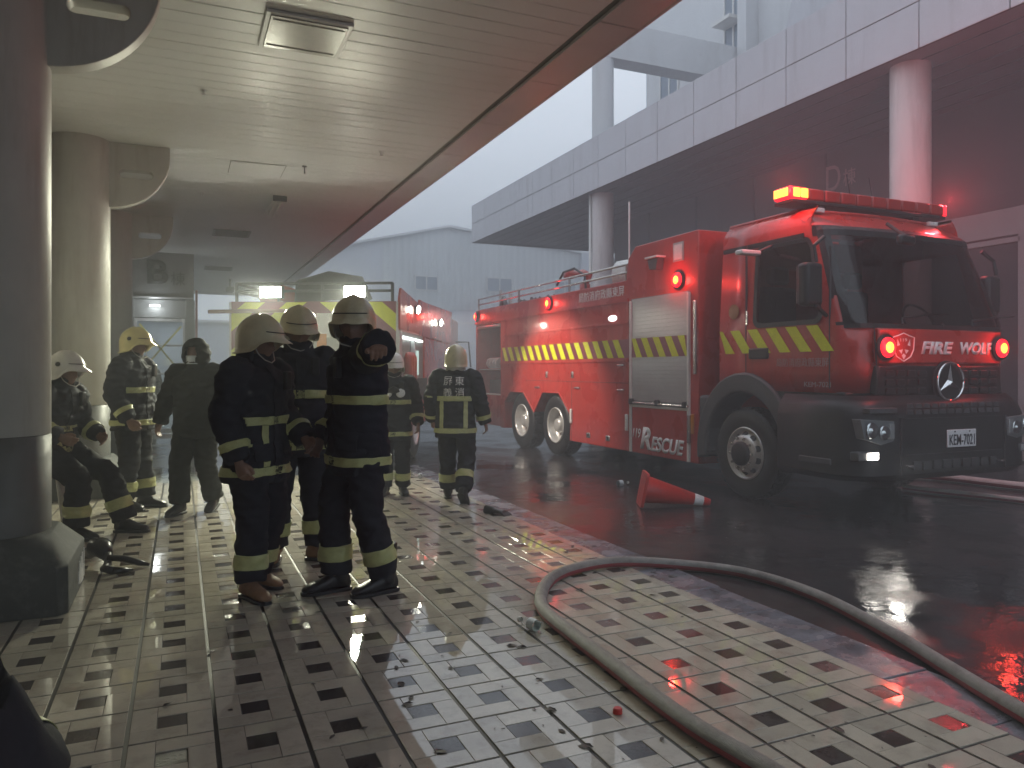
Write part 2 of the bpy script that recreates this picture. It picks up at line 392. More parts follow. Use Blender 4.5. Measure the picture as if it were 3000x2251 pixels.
def plate(name, m, parent, outer, holes, axis, a0, a1, bevel=.006):
    bm = bmesh.new(); loops = []
    for lp in [outer]+holes:
        vs = [bm.verts.new((p[0], 0, p[1]) if axis == 1 else (0, p[0], p[1])) for p in lp]
        loops += [bm.edges.new((vs[i], vs[(i+1) % len(vs)])) for i in range(len(vs))]
    bmesh.ops.triangle_fill(bm, use_beauty=True, edges=loops)
    r = bmesh.ops.extrude_face_region(bm, geom=list(bm.faces)); up = {v for v in r['geom'] if isinstance(v, bmesh.types.BMVert)}
    for v in bm.verts:
        if axis == 1: v.co.y = a1 if v in up else a0
        else: v.co.x = a1 if v in up else a0
        v.co -= ORG
    bmesh.ops.recalc_face_normals(bm, faces=bm.faces)
    me = bpy.data.meshes.new(name); bm.to_mesh(me); bm.free(); me.materials.append(M[m])
    o = link(bpy.data.objects.new(name, me), parent)
    b = o.modifiers.new('bevel', 'BEVEL'); b.width = bevel; b.segments = 2; b.limit_method = 'ANGLE'; b.angle_limit = radians(50)
    me.shade_smooth(); me.set_sharp_from_angle(angle=radians(40))
    return o
labs = ['nearest cream round column with dark painted foot and chamfered base at the left edge', 'second cream round column behind the seated firefighter', 'third cream round column beside the hanging building sign']
for k, yc in enumerate((5.43, 9.80, 14.15)):
    org((-1.04, yc, 0))
    t = empty('column', (-1.04, yc, 0), 0, labs[k], 'column', 'round columns along the walkway')
    MB().lathe([(1.01, .302), (1.012, .3085), (4.0, .3085)], (-1.04, yc, 0), (0, 0, 1), 48).build('shaft', 'column_paint', t, smooth=True)
    MB().lathe([(.30, .310), (1.005, .310), (1.01, .302)], (-1.04, yc, 0), (0, 0, 1), 48).build('dark_foot', 'column_dark', t, smooth=True)
    b = MB(); rings = []
    for z, r, ch in ((0, .45, .05), (.27, .45, .05), (.285, .44, .06), (.42, .335, .12), (.43, .32, .12)):
        q = [(r, r-ch), (r-ch, r), (-r+ch, r), (-r, r-ch), (-r, -r+ch), (-r+ch, -r), (r-ch, -r), (r, -r+ch)]
        rings.append([(-1.04+p[0], yc+p[1], z) for p in q])
    b.loft(rings); bo = b.build('base', 'base_paint', t, bevel=.006)
    if k == 0:
        for q in range(9): MB().box(-.594, -.586, yc+.06+q*.036, yc+.06+q*.036+random.uniform(.012, .028), .02+random.uniform(0, .03), .11+random.uniform(0, .12)).build('paint_chip', 'chipped', bo)
    outer = [(-1.40, 4.0), (-.112, 4.0), (-.112, 3.90)]+[(-.76+.648*cos(a), 3.90-.645*sin(a)) for a in [pi/2*i/14 for i in range(1, 15)]]+[(-1.04, 3.255), (-1.40, 3.255)]
    hole = [(px, pz) for px, pz in rrect(-.64, -.29, 3.605, 3.70, .045)]
    plate('bracket', 'column_paint', t, outer, [hole[::-1]], 1, yc-.07, yc+.07)
org((0, 0, 0))
# left building wall with panels
BW = tag(MB().box(-1.75, -1.59, -14, 18.3, -.05, 4.02).build('building_wall', 'dark_panel'), 'beige panelled building wall behind the round columns', 'wall')
pm = None
for i in range(1, 15):
    for j in range(5):
        if pm is None: o = MB().box(0, .022, .006, 1.256, .005, .795).build('wall_panel', 'wall_panel', BW, bevel=.004); pm = o.data
        else: o = bpy.data.objects.new('wall_panel', pm); link(o, BW)
        o.location = (-1.588+random.uniform(-.002, .002), .7+i*1.262-1.26, j*.8)
# portal with the letter sign at the end of the walkway
PO = empty('portal', (-.35, 18.5, 0), 0, 'dark portal wall with the B building sign at the walkway end', 'portal'); org((-.35, 18.5, 0))
box('header', 'dark_panel', PO, -1.6, .28, 18.42, 18.75, 2.98, 4.0)
box('lower_header', 'dark_panel', PO, -1.6, .28, 18.5, 18.7, 2.56, 2.96)
box('jamb', 'dark_panel', PO, .10, .30, 18.45, 18.75, 0, 2.97)
box('jamb', 'dark_panel', PO, -1.6, -.92, 18.45, 18.75, 0, 2.97)
box('ledge', 'alu', PO, -1.55, .26, 18.36, 18.42, 2.98, 3.02)
text('sign_letter', 'B', 'sign_paint', PO, (-.66, 18.415, 3.30), (1, 0, 0), (0, 0, 1), .53, .42, .02, bold=.03)
text('sign_letter', '棟', 'sign_paint', PO, (-.19, 18.415, 3.28), (1, 0, 0), (0, 0, 1), .30, .29, .015)
tl = MB().box(-.62, -.40, 18.40, 18.5, 2.80, 2.84).build('transom_lamp', 'scene_white', PO); lamp('transom_light', tl, (-.5, 18.25, 2.8), (.95, 1, 1), 12, .1)
d = MB()
for q in ((-.92, -.87, 0, 2.55), (.05, .10, 0, 2.55), (-.87, .05, 2.48, 2.55), (-.87, .05, 1.93, 1.97), (-.87, .05, 1.30, 1.34), (-.87, .05, 0, .1)): d.box(q[0], q[1], 18.52, 18.58, q[2], q[3])
do = d.build('door_frame', 'alu', PO, bevel=.004)
MB().box(-.87, .05, 18.545, 18.553, .1, 2.48).build('pane', 'clear_glass', do)
for z0, z1 in ((2.42, 1.34), (1.34, 2.38)):
    v = Vector((.84, 0, z1-z0)).normalized(); w = Vector((-v.z, 0, v.x))*.016; a = Vector((-.82, 18.50, z0)); b = Vector((.02, 18.50, z1))
    MB().add([a-w, b-w, b+w, a+w, a-w+Vector((0,.004,0)), b-w+Vector((0,.004,0)), b+w+Vector((0,.004,0)), a+w+Vector((0,.004,0))], [(0,1,2,3),(7,6,5,4),(0,4,5,1),(1,5,6,2),(2,6,7,3),(3,7,4,0)]).build('barrier_tape', 'tape_yellow', PO)
box('fire_post', 'red_dark', PO, .31, .36, 18.5, 18.56, 0, 3.2)
org((0, 0, 0))
# ceiling fittings
org((.88, 6, 4)); t = empty('access_hatch', (.88, 6, 4), 0, 'square glossy access hatch in the plank ceiling near the camera', 'hatch')
box('frame', 'plank', t, .565, 1.195, 5.675, 6.325, 3.972, 3.998, bevel=.006); MB().box(.60, 1.16, 5.71, 6.29, 3.962, 3.971).build('hatch_panel', 'hatch_grey', t, bevel=.004)
for y0 in (5.76, 6.22): MB().box(.62, 1.14, y0, y0+.03, 3.956, 3.961).build('rib', 'hatch_grey', t)
org((1.36, 12.4, 4)); t = empty('ceiling_lamp', (1.36, 12.4, 4), 0, 'unlit twin tube lamp fixed under the plank ceiling', 'lamp')
box('tray', 'white_plastic', t, 1.28, 1.44, 11.75, 13.05, 3.955, 3.997)
for x in (1.315, 1.405): MB().tube([(x, 11.78, 3.935), (x, 13.02, 3.935)], .017).build('tube', 'white_plastic', t, smooth=True)
box('end_cap', 'grey_plastic', t, 1.26, 1.46, 11.70, 11.75, 3.915, 3.997)
for k, (yy, lb) in enumerate(((15.3, 'nearer dark louvred ceiling vent'), (20.7, 'farther dark louvred ceiling vent'))):
    org((.89, yy, 4)); t = empty('ceiling_vent', (.89, yy, 4), 0, lb, 'vent', 'ceiling vents')
    f = MB()
    for q in ((.56, 1.22, yy-.34, yy-.30), (.56, 1.22, yy+.30, yy+.34), (.56, .60, yy-.30, yy+.30), (1.18, 1.22, yy-.30, yy+.30)): f.box(*q, 3.982, 3.999)
    f.build('frame', 'dark_panel', t)
    for s in range(8): MB().box(.60, 1.18, yy-.27+s*.07, yy-.24+s*.07, 3.985, 3.998).build('louvre', 'dark_panel', t)
    MB().box(.60, 1.18, yy-.30, yy+.30, 3.9988, 3.9995).build('backing', 'dark_inside', t)
org((.9, 10.3, 4)); t = empty('ceiling_hatch', (.9, 10.3, 4), 0, 'flat closed access panel in the middle of the plank ceiling', 'hatch')
box('panel_leaf', 'plank', t, .58, 1.23, 9.98, 10.62, 3.990, 3.9975, bevel=.002); MB().box(.57, 1.24, 9.97, 10.63, 3.9972, 3.9985).build('panel_gap', 'plank_gap', t)
for k_, (sx_, sy_) in enumerate(((.2, 7.6), (2.2, 8.9), (.3, 12.0), (2.2, 13.4))):
    org((sx_, sy_, 4)); t = empty('sprinkler', (sx_, sy_, 4), 0, ['small sprinkler head in the ceiling near the second column', 'small sprinkler head near the canopy edge, nearer one', 'small sprinkler head in the ceiling near the third column', 'small sprinkler head near the canopy edge, farther one'][k_], 'sprinkler', 'ceiling sprinklers')
    MB().lathe([(0, .035), (-.006, .034), (-.008, .012), (-.04, .010), (-.042, .022), (-.046, .022), (-.046, 0)], (sx_, sy_, 3.999), (0, 0, 1), 14).build('sprinkler_head', 'alu', t)
org((1.45, 9.9, 4)); t = empty('pull_rod', (1.45, 9.9, 4), 0, 'short thin rod hanging from the plank ceiling', 'rod')
MB().tube([(1.45, 9.9, 3.9), (1.45, 9.9, 4.0)], .008).build('rod', 'black_plastic', t); MB().lathe([(0, 0), (0, .03), (.012, .03), (.012, 0)], (1.45, 9.9, 3.988), (0, 0, 1), 12).build('rose', 'black_plastic', t)
org((1.3, 23, 4)); t = empty('ceiling_camera', (1.3, 23, 4), 0, 'small wall camera hanging from the far ceiling', 'camera')
MB().tube([(1.3, 23, 4), (1.3, 23, 3.75)], .03).build('stem', 'grey_plastic', t); box('housing', 'grey_plastic', t, 1.2, 1.4, 22.75, 23.2, 3.62, 3.76, bevel=.03)
org((0, 0, 0))

# ------------------------------------------------------------------ building on the right
RB = empty('hall_building', (11, 10, 0), 0, 'hall with a grey panelled canopy fascia and round white columns on the right', 'building'); org((11, 10, 0))
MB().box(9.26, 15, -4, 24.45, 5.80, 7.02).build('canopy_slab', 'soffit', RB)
MB().box(9.215, 9.26, -4, 24.45, 5.79, 7.06).build('fascia_backing', 'fascia_gap', RB)
pm = None
for i in range(23):
    y1 = 24.47-1.233*i
    for z0 in (5.782, 6.428):
        if pm is None: o = MB().box(9.195, 9.213, y1-1.217, y1, z0, z0+.632).build('fascia_panel', 'fascia', RB, bevel=.004); pm = o.data; p0 = (y1, z0)
        else: o = bpy.data.objects.new('fascia_panel', pm); link(o, RB); o.location = (random.uniform(-.002, .001), y1-p0[0], z0-p0[1])
        if o.data is pm and not o.modifiers: b = o.modifiers.new('bevel', 'BEVEL'); b.width = .004; b.segments = 2
box('end_fascia', 'fascia', RB, 9.26, 15, 24.452, 24.49, 5.782, 7.06)
for s in range(24): MB().box(9.6+s*.42, 9.615+s*.42, 4, 24.4, 5.79, 5.80).build('soffit_seam', 'fascia_gap', RB) if s < 12 else None
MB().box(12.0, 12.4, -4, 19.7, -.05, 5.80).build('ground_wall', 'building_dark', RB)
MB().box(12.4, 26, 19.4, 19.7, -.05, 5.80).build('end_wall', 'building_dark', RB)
for i in range(9): MB().box(11.975, 12.0, 1+i*2.1, 1.05+i*2.1, 0, 5.79).build('wall_seam', 'dark_inside', RB)
text('sign_letter', 'D', 'letter_dull', RB, (11.985, 11.50, 5.0), (0, -1, 0), (0, 0, 1), .50, .36, .01)
text('sign_letter', '棟', 'letter_dull', RB, (11.985, 11.07, 5.02), (0, -1, 0), (0, 0, 1), .33, .30, .01)
box('door_header', 'door_trim', RB, 11.93, 12.0, 7.62, 9.6, 3.52, 3.95); box('door_rail', 'door_trim', RB, 11.90, 12.0, 7.58, 9.6, 3.40, 3.48); box('door_post', 'door_trim', RB, 11.90, 12.0, 7.50, 7.62, 0, 3.95)
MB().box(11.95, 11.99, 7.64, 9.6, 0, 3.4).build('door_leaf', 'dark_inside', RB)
for yc in (16.48, 7.75, -.98):
    MB().lathe([(-.03, .272), (5.80, .272)], (9.70, yc, 0), (0, 0, 1), 40).build('column_shaft', 'pillar_white', RB, smooth=True)
MB().tube([(9.42, 16.62, -.03), (9.42, 16.62, 5.8)], .035).build('downpipe', 'white_trim', RB, smooth=True)
# upper storeys
MB().lathe([(7.02, .272), (10.1, .272)], (9.70, 16.48, 0), (0, 0, 1), 40).build('upper_column', 'white_wall', RB, smooth=True)
box('upper_beam', 'white_wall', RB, 9.43, 14.0, 16.20, 16.76, 9.15, 10.07)
box('upper_beam', 'white_wall', RB, 9.43, 9.97, 16.76, 21.0, 9.55, 10.07)
def wallwin(y0, y1, z0, z1, mull):
    w = MB()
    for q in ((y0, y1, z0, z0+.06), (y0, y1, z1-.06, z1), (y0, y0+.06, z0+.06, z1-.06), (y1-.06, y1, z0+.06, z1-.06)): w.box(13.95, 14.01, *q)
    w.box(13.96, 14.0, mull-.03, mull+.03, z0+.06, z1-.06)
    f = w.build('window_frame', 'white_trim', RB); MB().box(13.985, 13.992, y0+.06, y1-.06, z0+.06, z1-.06).build('pane', 'win_blue', f)
# upper wall panels around the openings
for q in ((20.2, 21.0, 7, 13.5), (19.2, 20.2, 7, 8.6), (19.2, 20.2, 10.9, 13.5), (17.1, 19.2, 7, 13.5), (16.25, 17.1, 7, 7.6), (16.25, 17.1, 12.9, 13.5), (9.0, 16.25, 7, 13.5), (-4, 9.0, 7, 13.5)):
    MB().box(14.0, 14.2, *q).build('upper_wall', 'white_wall', RB)
MB().box(14.2, 24, -4, 21.0, 7, 13.4).build('upper_core', 'white_wall', RB)
wallwin(19.2, 20.2, 8.6, 10.9, 19.7); wallwin(16.25, 17.1, 7.6, 12.9, 16.7)
box('window_awning', 'white_trim', RB, 13.5, 14.0, 16.3, 17.05, 10.9, 11.0)
box('pilaster', 'white_wall', RB, 13.6, 14.0, 15.75, 16.1, 7.0, 13.5)
MB().prism([(6.0, 7.0), (12.2, 7.0), (12.2, 8.6), (10.6, 13.2), (6.0, 13.2)], 0, 11.6, 14.0).build('stair_wall', 'fascia', RB)
org((0, 0, 0))

# ------------------------------------------------------------------ far buildings
FB = empty('factory', (18, 46, 0), 0, 'far hazy factory with a low gable and corrugated cladding', 'building'); org((18, 46, 0))
xs = [11.4+.11*i for i in range(int((34-11.4)/.11))]
def roofz(x): return 10.47-.2*(15.71-x) if x < 15.71 else 10.47-.112*(x-15.71)
top = [(x, 45.98 if i % 4 in (0, 1) else 46.02, roofz(x)-.02) for i, x in enumerate(xs)]; bot = [(x, yy, 5.26) for (x, yy, z) in top]
m = MB(); n = len(xs); m.add(bot+top, [(i, i+1, n+i+1, n+i) for i in range(n-1)]); m.build('cladding', 'cladding', FB)
m = MB(); pts = [(7.5, 5.26), (34, 5.26), (34, roofz(34)), (15.71, 10.47), (11.4, roofz(11.4)), (7.5, roofz(7.5)-.4)]; m.prism(pts, 1, 46.04, 70); m.build('shell', 'far_wall', FB)
m = MB(); m.prism([(7.2, roofz(7.2)-.3), (15.71, 10.5), (34.3, roofz(34.3)+.02), (34.3, roofz(34.3)+.14), (15.71, 10.64), (7.2, roofz(7.2)-.16)], 1, 45.7, 70.2); m.build('roof', 'alu', FB)
MB().box(5, 34, 46.0, 69, -.05, 5.24).build('lower_wall', 'far_wall', FB)
for z in (1.6, 3.1, 4.4): MB().box(5, 34, 45.96, 46.0, z, z+.07).build('wall_band', 'white_trim', FB)
for x0, x1, z0, z1 in ((13.45, 15.0, 6.42, 7.36), (18.3, 20.15, 6.5, 7.48), (23.2, 24.9, 6.5, 7.48)):
    w = MB()
    for q in ((x0, x1, z0, z0+.07), (x0, x1, z1-.07, z1), (x0, x0+.07, z0, z1), (x1-.07, x1, z0, z1), ((x0+x1)/2-.035, (x0+x1)/2+.035, z0, z1)): w.box(q[0], q[1], 45.9, 45.975, q[2], q[3])
    f = w.build('window_frame', 'white_trim', FB); MB().box(x0+.05, x1-.05, 45.93, 45.94, z0+.05, z1-.05).build('pane', 'win_blue', f)
MB().box(25.2, 27.2, 45.6, 45.95, 4.5, 9.4).build('side_annex', 'far_wall', FB)
org((0, 48, 0)); t = empty('storage_shed', (0, 48, 0), 0, 'low lilac shed far behind the walkway opening', 'building')
MB().box(-9, 4.8, 46.5, 56, -.05, 4.1).build('shed_wall', 'far_wall', t); box('shed_roof', 'alu', t, -9.2, 5.0, 46.2, 56.2, 4.1, 4.25); box('shed_door', 'alu', t, -3, 0, 46.44, 46.5, 0, 3)
org((0, 0, 0))
# ------------------------------------------------------------------ vehicle helpers
def beacon(parent, c, n, r=.055, power=10, lightcol=(1, .04, .03), name='beacon', on=True):
    """round warning lamp: dark bezel, glowing red lens, hot centre; n = outward normal"""
    n = Vector(n).normalized(); c = Vector(c)
    b = MB().lathe([(0, r*1.45), (.02, r*1.45), (.03, r*1.2), (.03, 0)], c, n, 24).build(name, 'black_plastic', parent, smooth=False)
    MB().lathe([(.030, r*1.15), (.042, r*1.1), (.052, r*.75), (.055, 0)], c, n, 24).build('lens', 'red_ring', b, smooth=True)  # lens and its glow made wider to stand in for the red halo
    MB().lathe([(.054, r*.62), (.062, r*.45), (.064, 0)], c, n, 20).build('lamp_core', 'red_hot', b, smooth=True)
    if power: lamp('beacon_light', b, c+n*.12, lightcol, power, .05)
    return b
def wheel(parent, c, side, r, w, style, hub='rim_grey'):
    """c = outer face centre, side = unit x direction outward"""
    c = Vector(c); s = Vector((side, 0, 0))
    t = MB().lathe([(-w, r*.58), (-w, r*.90), (-w+.03, r*.985), (-w+.06, r), (-.07, r), (-.035, r*.985), (-.012, r*.92), (0, r*.80), (-.006, r*.64), (-.02, r*.58)], c, s, 56).build('tyre', 'rubber', parent, smooth=True)
    tr = MB()
    for k in range(48):
        a = 2*pi*k/48
        for off in (-.055, -.12, -.19):
            p = c+s*off; u = Vector((0, cos(a), sin(a))); v = Vector((0, -sin(a), cos(a)))
            tr.add([p+u*(r-.004)+v*q[0]+s*q[1] for q in ((-.022, -.025), (.022, -.025), (.022, .025), (-.022, .025))]+[p+u*(r+.008)+v*q[0]+s*q[1] for q in ((-.018, -.022), (.018, -.022), (.018, .022), (-.018, .022))],
                   [(4,5,6,7),(0,1,5,4),(1,2,6,5),(2,3,7,6),(3,0,4,7)])
    tr.build('tread', 'rubber', t)
    if style == 'front':
        MB().lathe([(-.02, r*.585), (-.004, r*.57), (-.004, r*.545), (-.05, r*.52), (-.06, r*.46), (.005, r*.40), (.03, r*.33), (.03, r*.25)], c, s, 48).build('rim', hub, t, smooth=True)
        for k in range(10):
            a = 2*pi*(k+.5)/10; p = c+Vector((0, cos(a), sin(a)))*r*.43+s*-.012
            MB().lathe([(0, 0), (.0, .036), (-.02, .036)], p, (Vector((side, 0, 0))*.75+Vector((0, cos(a), sin(a)))*.6), 14).build('vent_hole', 'dark_inside', t)
            q = c+Vector((0, cos(a+.3), sin(a+.3)))*r*.335+s*.028
            MB().lathe([(0, .016), (.03, .016), (.034, 0)], q, s, 6).build('wheel_nut', 'steel', t)
        MB().lathe([(.02, r*.27), (.07, r*.26), (.085, r*.20), (.085, 0)], c, s, 32).build('hub_cap', 'black_plastic', t, smooth=True)
    else:
        MB().lathe([(-.02, r*.60), (0, r*.585), (.002, r*.56), (-.03, r*.54), (-.10, r*.52), (-.15, r*.47), (-.155, r*.20)], c, s, 48).build('rim', hub, t, smooth=True)
        MB().lathe([(-.16, r*.24), (-.04, r*.22), (-.03, r*.14), (-.03, 0)], c, s, 24).build('hub_cap', 'rim_grey', t, smooth=True)
        for k in range(10):
            a = 2*pi*k/10; q = c+Vector((0, cos(a), sin(a)))*r*.33+s*-.15
            MB().lathe([(0, .017), (.03, .017), (.034, 0)], q, s, 6).build('wheel_nut', 'steel', t)
            MB().lathe([(0, 0), (.0, .03), (-.02, .03)], c+Vector((0, cos(a+.3), sin(a+.3)))*r*.43+s*-.151, s, 12).build('vent_hole', 'dark_inside', t)
    return t
# ------------------------------------------------------------------ the big fire engine, nose towards us on the right
X0, X1 = 5.75, 8.05
T = empty('fire_engine', (6.9, 9.9, -.03), 0, 'large red fire engine with yellow hazard stripes facing the camera on the right', 'fire engine'); org((6.9, 9.9, -.03))
prof = [(7.50, .262), (10.82, .263), (10.78, .69), (11.19, 1.024), (11.80, 1.021), (12.144, .656), (12.605, .999), (13.205, .998), (13.49, .78), (13.48, .28), (13.70, .28), (13.70, 2.33), (15.04, 2.33), (15.04, 2.665), (9.13, 2.665), (9.07, 2.96), (8.89, 3.107), (7.50, 3.107)]
MB().prism(prof, 0, X0, X0+.55).build('body', 'red_paint', T, bevel=.012)
MB().prism([(7.50, .75), (15.03, .75), (15.03, 2.655), (9.13, 2.655), (9.07, 2.95), (8.89, 3.10), (7.50, 3.10)], 0, X0+.552, X1-.552).build('body_core', 'red_dark', T)
MB().prism(prof, 0, X1-.55, X1).build('body', 'red_paint', T, bevel=.012)
box('chassis_rail', 'black_plastic', T, 6.35, 7.45, 5.4, 14.9, .55, .8)
for yy in (12.742, 11.37): MB().tube([(5.95, yy, .47), (7.85, yy, .47)], .09).build('axle', 'black_plastic', T)
box('fuel_tank', 'black_plastic', T, 6.0, 7.8, 7.7, 10.4, .34, .8, bevel=.04)
# open rear locker
box('locker_sill', 'red_paint', T, X0, 6.3, 13.70, 15.04, .30, .92); box('locker_back', 'dark_inside', T, 6.28, 6.30, 13.70, 15.04, .92, 2.33, bevel=0)
box('locker_post', 'red_paint', T, X0, 6.3, 14.97, 15.04, .92, 2.33); box('locker_shelf', 'alu', T, X0+.05, 6.28, 13.72, 14.96, 1.40, 1.425, bevel=.003)
MB().tube([(X0+.03, 13.74, 2.29), (X0+.03, 14.96, 2.29)], .035).build('shutter_roll', 'shutter', T)
box('sill_trim', 'white_trim', T, X0-.006, X0+.02, 13.70, 15.04, .905, .93, bevel=.002)
for k in range(4): MB().lathe([(0, .11), (.05, .11), (.05, .03), (.0, .03)], (5.95, 14.15+k*.16, 1.54), (0, 1, .15), 20).build('hose_reel', 'white_plastic', T)
box('locker_crate', 'grey_plastic', T, 5.85, 6.25, 13.85, 14.5, .93, 1.2)
# tape band, ledges, panels on the near side
def side(name, m, y0, y1, z0, z1, x0=-.004, x1=.02, bevel=.003): return box(name, m, T, X0+x0, X0+x1, y0, y1, z0, z1, bevel=bevel)
MB().box(X0-.004, X0+.01, 9.04, 13.60, 1.575, 1.835).build('hazard_band', 'maroon', T)
st = MB(); yy = 13.62
while yy > 9.2:
    st.prism([(min(yy, 13.6), 1.835), (yy-.155, 1.835), (max(yy-.155-.17, 9.04), 1.575), (max(yy-.17, 9.04), 1.575)], 0, X0-.007, X0-.0042); yy -= .295
st.build('hazard_stripe', 'lime', T)
side('ridge', 'red_paint', 9.05, 13.66, 2.05, 2.085, -.02); side('ledge', 'red_paint', 9.05, 13.66, 1.515, 1.55, -.025)
side('gutter_rail', 'red_paint', 9.05, 15.04, 2.36, 2.40, -.03)
side('panel_seam', 'dark_inside', 9.05, 12.5, 1.214, 1.222, -.002); side('panel_seam', 'dark_inside', 10.745, 10.757, .27, 1.21, -.002); side('panel_seam', 'dark_inside', 9.045, 9.055, .27, 2.36, -.002)
for yy, zz in ((10.55, 1.12), (9.25, 1.12), (9.25, 1.47), (12.0, 1.10)): side('grab_handle', 'steel', yy-.09, yy+.09, zz-.012, zz+.012, -.03, .0, .008)
for yy in (11.65, 10.72): side('latch', 'steel', yy-.035, yy+.035, 1.27, 1.38, -.012, .01, .01); side('latch_core', 'black_plastic', yy-.015, yy+.015, 1.29, 1.33, -.016, 0, .003)
for yy in (10.2, 9.62): side('latch', 'steel', yy-.055, yy+.055, .36, .44, -.012, .01, .008); side('latch_core', 'black_plastic', yy-.025, yy+.025, .375, .42, -.016, 0, .003)
for yy in (10.75, 9.10): side('hinge', 'white_trim', yy-.03, yy+.03, .55, .78, -.025, .01, .01)
# arch trims
for a in (((11.19, 1.024), (11.80, 1.021)), ((12.605, .999), (13.205, .998)), ((11.80, 1.021), (12.144, .656)), ((12.144, .656), (12.605, .999)), ((10.78, .69), (11.19, 1.024)), ((13.205, .998), (13.49, .78))):
    MB().tube([(X0-.004, *a[0]), (X0-.004, *a[1])], .012, 8).build('arch_trim', 'red_paint', T)
# roller shutter
MB().box(X0-.002, X0+.02, 7.66, 8.99, .915, 2.385).build('shutter_backing', 'dark_panel', T)
sm = None
for k in range(27):
    z = .985+k*.0515; band = 1.575 < z+.02 < 1.86
    if sm is None: o = MB().prism([(.003, 0), (.047, 0), (.047, .001)], 1, 0, 1) and MB().box(X0-.012, X0-.003, 7.70, 8.955, 0, .0500).build('slat', 'shutter', T, bevel=.0015); sm = o.data; zb = 0
    else: o = bpy.data.objects.new('slat', sm); link(o, T); b = o.modifiers.new('bevel', 'BEVEL'); b.width = .0015; b.segments = 1
    o.location.z = z
MB().box(X0-.0165, X0-.0125, 7.70, 8.955, 1.575, 1.835).build('hazard_band', 'maroon', T)
st = MB(); yy = 9.0
while yy > 7.75:
    st.prism([(min(yy, 8.955), 1.835), (max(yy-.14, 7.70), 1.835), (max(yy-.14-.16, 7.70), 1.575), (min(max(yy-.16, 7.70), 8.955), 1.575)], 0, X0-.0195, X0-.0167); yy -= .275
st.build('hazard_stripe', 'lime', T)
side('shutter_rail', 'white_trim', 8.96, 9.0, .27, 2.36, -.03); side('shutter_rail', 'white_trim', 7.655, 7.695, .27, 2.36, -.03)
MB().tube([(X0-.03, 7.66, .955), (X0-.03, 9.0, .955)], .016).build('pull_bar', 'steel', T)
for yy in (8.95, 8.33, 7.73): box('bar_knob', 'black_plastic', T, X0-.055, X0-.005, yy-.04, yy+.04, .93, 1.01, bevel=.012)
side('flap', 'red_paint', 7.70, 8.955, .275, .895, -.012); side('flap_trim', 'white_trim', 7.69, 8.965, .895, .925, -.02)
box('flap_hinge', 'steel', T, X0-.035, X0, 7.64, 7.69, .50, .85, bevel=.006); box('flap_latch', 'amber', T, X0-.03, X0, 7.58, 7.62, .62, .86, bevel=.006)
text('lettering', '119', 'letter_white', T, (X0-.0165, 8.93, .475), (0, -1, 0), (0, 0, 1), .13, .20, .003, shear=.25, bold=.012)
text('lettering', 'R', 'letter_white', T, (X0-.0165, 8.745, .335), (0, -1, 0), (0, 0, 1), .30, .26, .003, shear=.25, bold=.045)
text('lettering', 'ESCUE', 'letter_white', T, (X0-.0165, 8.49, .325), (0, -1, 0), (0, 0, 1), .20, .73, .003, shear=.28, bold=.036)
text('lettering', '局防消府政縣東屏', 'letter_white', T, (X0-.004, 10.50, 2.455), (0, -1, 0), (0, 0, 1), .15, 1.33, .003)
side('grab_pole', 'steel', 7.50, 7.55, 1.35, 2.25, -.05, -.02, .01)
side('vent_panel', 'shutter', 7.79, 8.006, 2.77, 3.01, -.012); side('vent_core', 'white_trim', 7.815, 7.98, 2.795, 2.985, -.016, 0)
MB().prism([(8.24, 2.70), (8.40, 2.72), (8.44, 2.86), (8.20, 2.86)], 0, X0-.11, X0).build('flood_lamp', 'grey_plastic', T, bevel=.01); side('flood_hood', 'white_trim', 8.18, 8.46, 2.86, 2.885, -.14)
MB().loft([[(X0-d_, 9.48+.10*s_*cos(q), 2.15+.042*s_*sin(q)) for q in [2*pi*i/24 for i in range(24)]] for d_, s_ in ((0, 1.1), (.02, 1.05), (.03, .8), (.034, .3))]).build('side_lamp', 'scene_white', T, smooth=True)  # weakly glowing white oval set on the body side
beacon(T, (X0, 7.892, 2.535), (-1, 0, 0), .085, 9); beacon(T, (X0, 11.544, 2.535), (-1, 0, 0), .085, 9); beacon(T, (X0, 14.97, 2.53), (-1, .3, 0), .08, 8)
# roof gear
rl = MB()
for z in (2.895, 2.78): rl.tube([(X0+.04, 9.15, z), (X0+.04, 15.0, z)], .017, 8)
RL = rl.build('roof_rail', 'steel', T, smooth=True)
for yy in (9.18, 10.9, 12.9, 14.98): MB().tube([(X0+.04, yy, 2.66), (X0+.04, yy, 2.9)], .018, 8).build('rail_post', 'steel', T)
rl = MB()
for z in (2.895, 2.78): rl.tube([(X1-.04, 9.15, z), (X1-.04, 15.0, z)], .017, 8)
rl.build('roof_rail', 'steel', T, smooth=True)
m = MB(); m.tube([(6.2, 9.75, 2.66), (6.2, 9.75, 2.80), (6.2, 9.74, 2.95), (6.2, 9.73, 3.02), (6.2, 9.72, 3.05)], [.24, .27, .26, .2, .06], 18); m.build('wrapped_tank', 'bag_white', T, smooth=True)
MB().tube([(6.1, 9.6, 3.0), (6.1, 9.6, 3.9)], .014, 8).build('aerial', 'white_trim', T)
mo = MB(); mo.tube([(6.3, 11.3, 2.66), (6.3, 11.3, 2.86)], .09, 14); mo.tube([(6.3, 11.3, 2.86), (6.3, 11.15, 3.0), (6.3, 11.35, 3.06), (6.3, 11.75, 3.08)], .06, 12); mo.tube([(6.3, 11.75, 3.08), (6.3, 11.95, 3.09)], .08, 12)
mo.build('water_cannon', 'red_dark', T, smooth=True)
MB().tube([(6.1, 10.9, 2.68), (6.1, 10.95, 2.96), (6.1, 11.3, 3.12), (6.1, 11.7, 3.10), (6.1, 11.95, 2.9)], .02, 8).build('cannon_hoop', 'black_plastic', T, smooth=True)
m = MB()
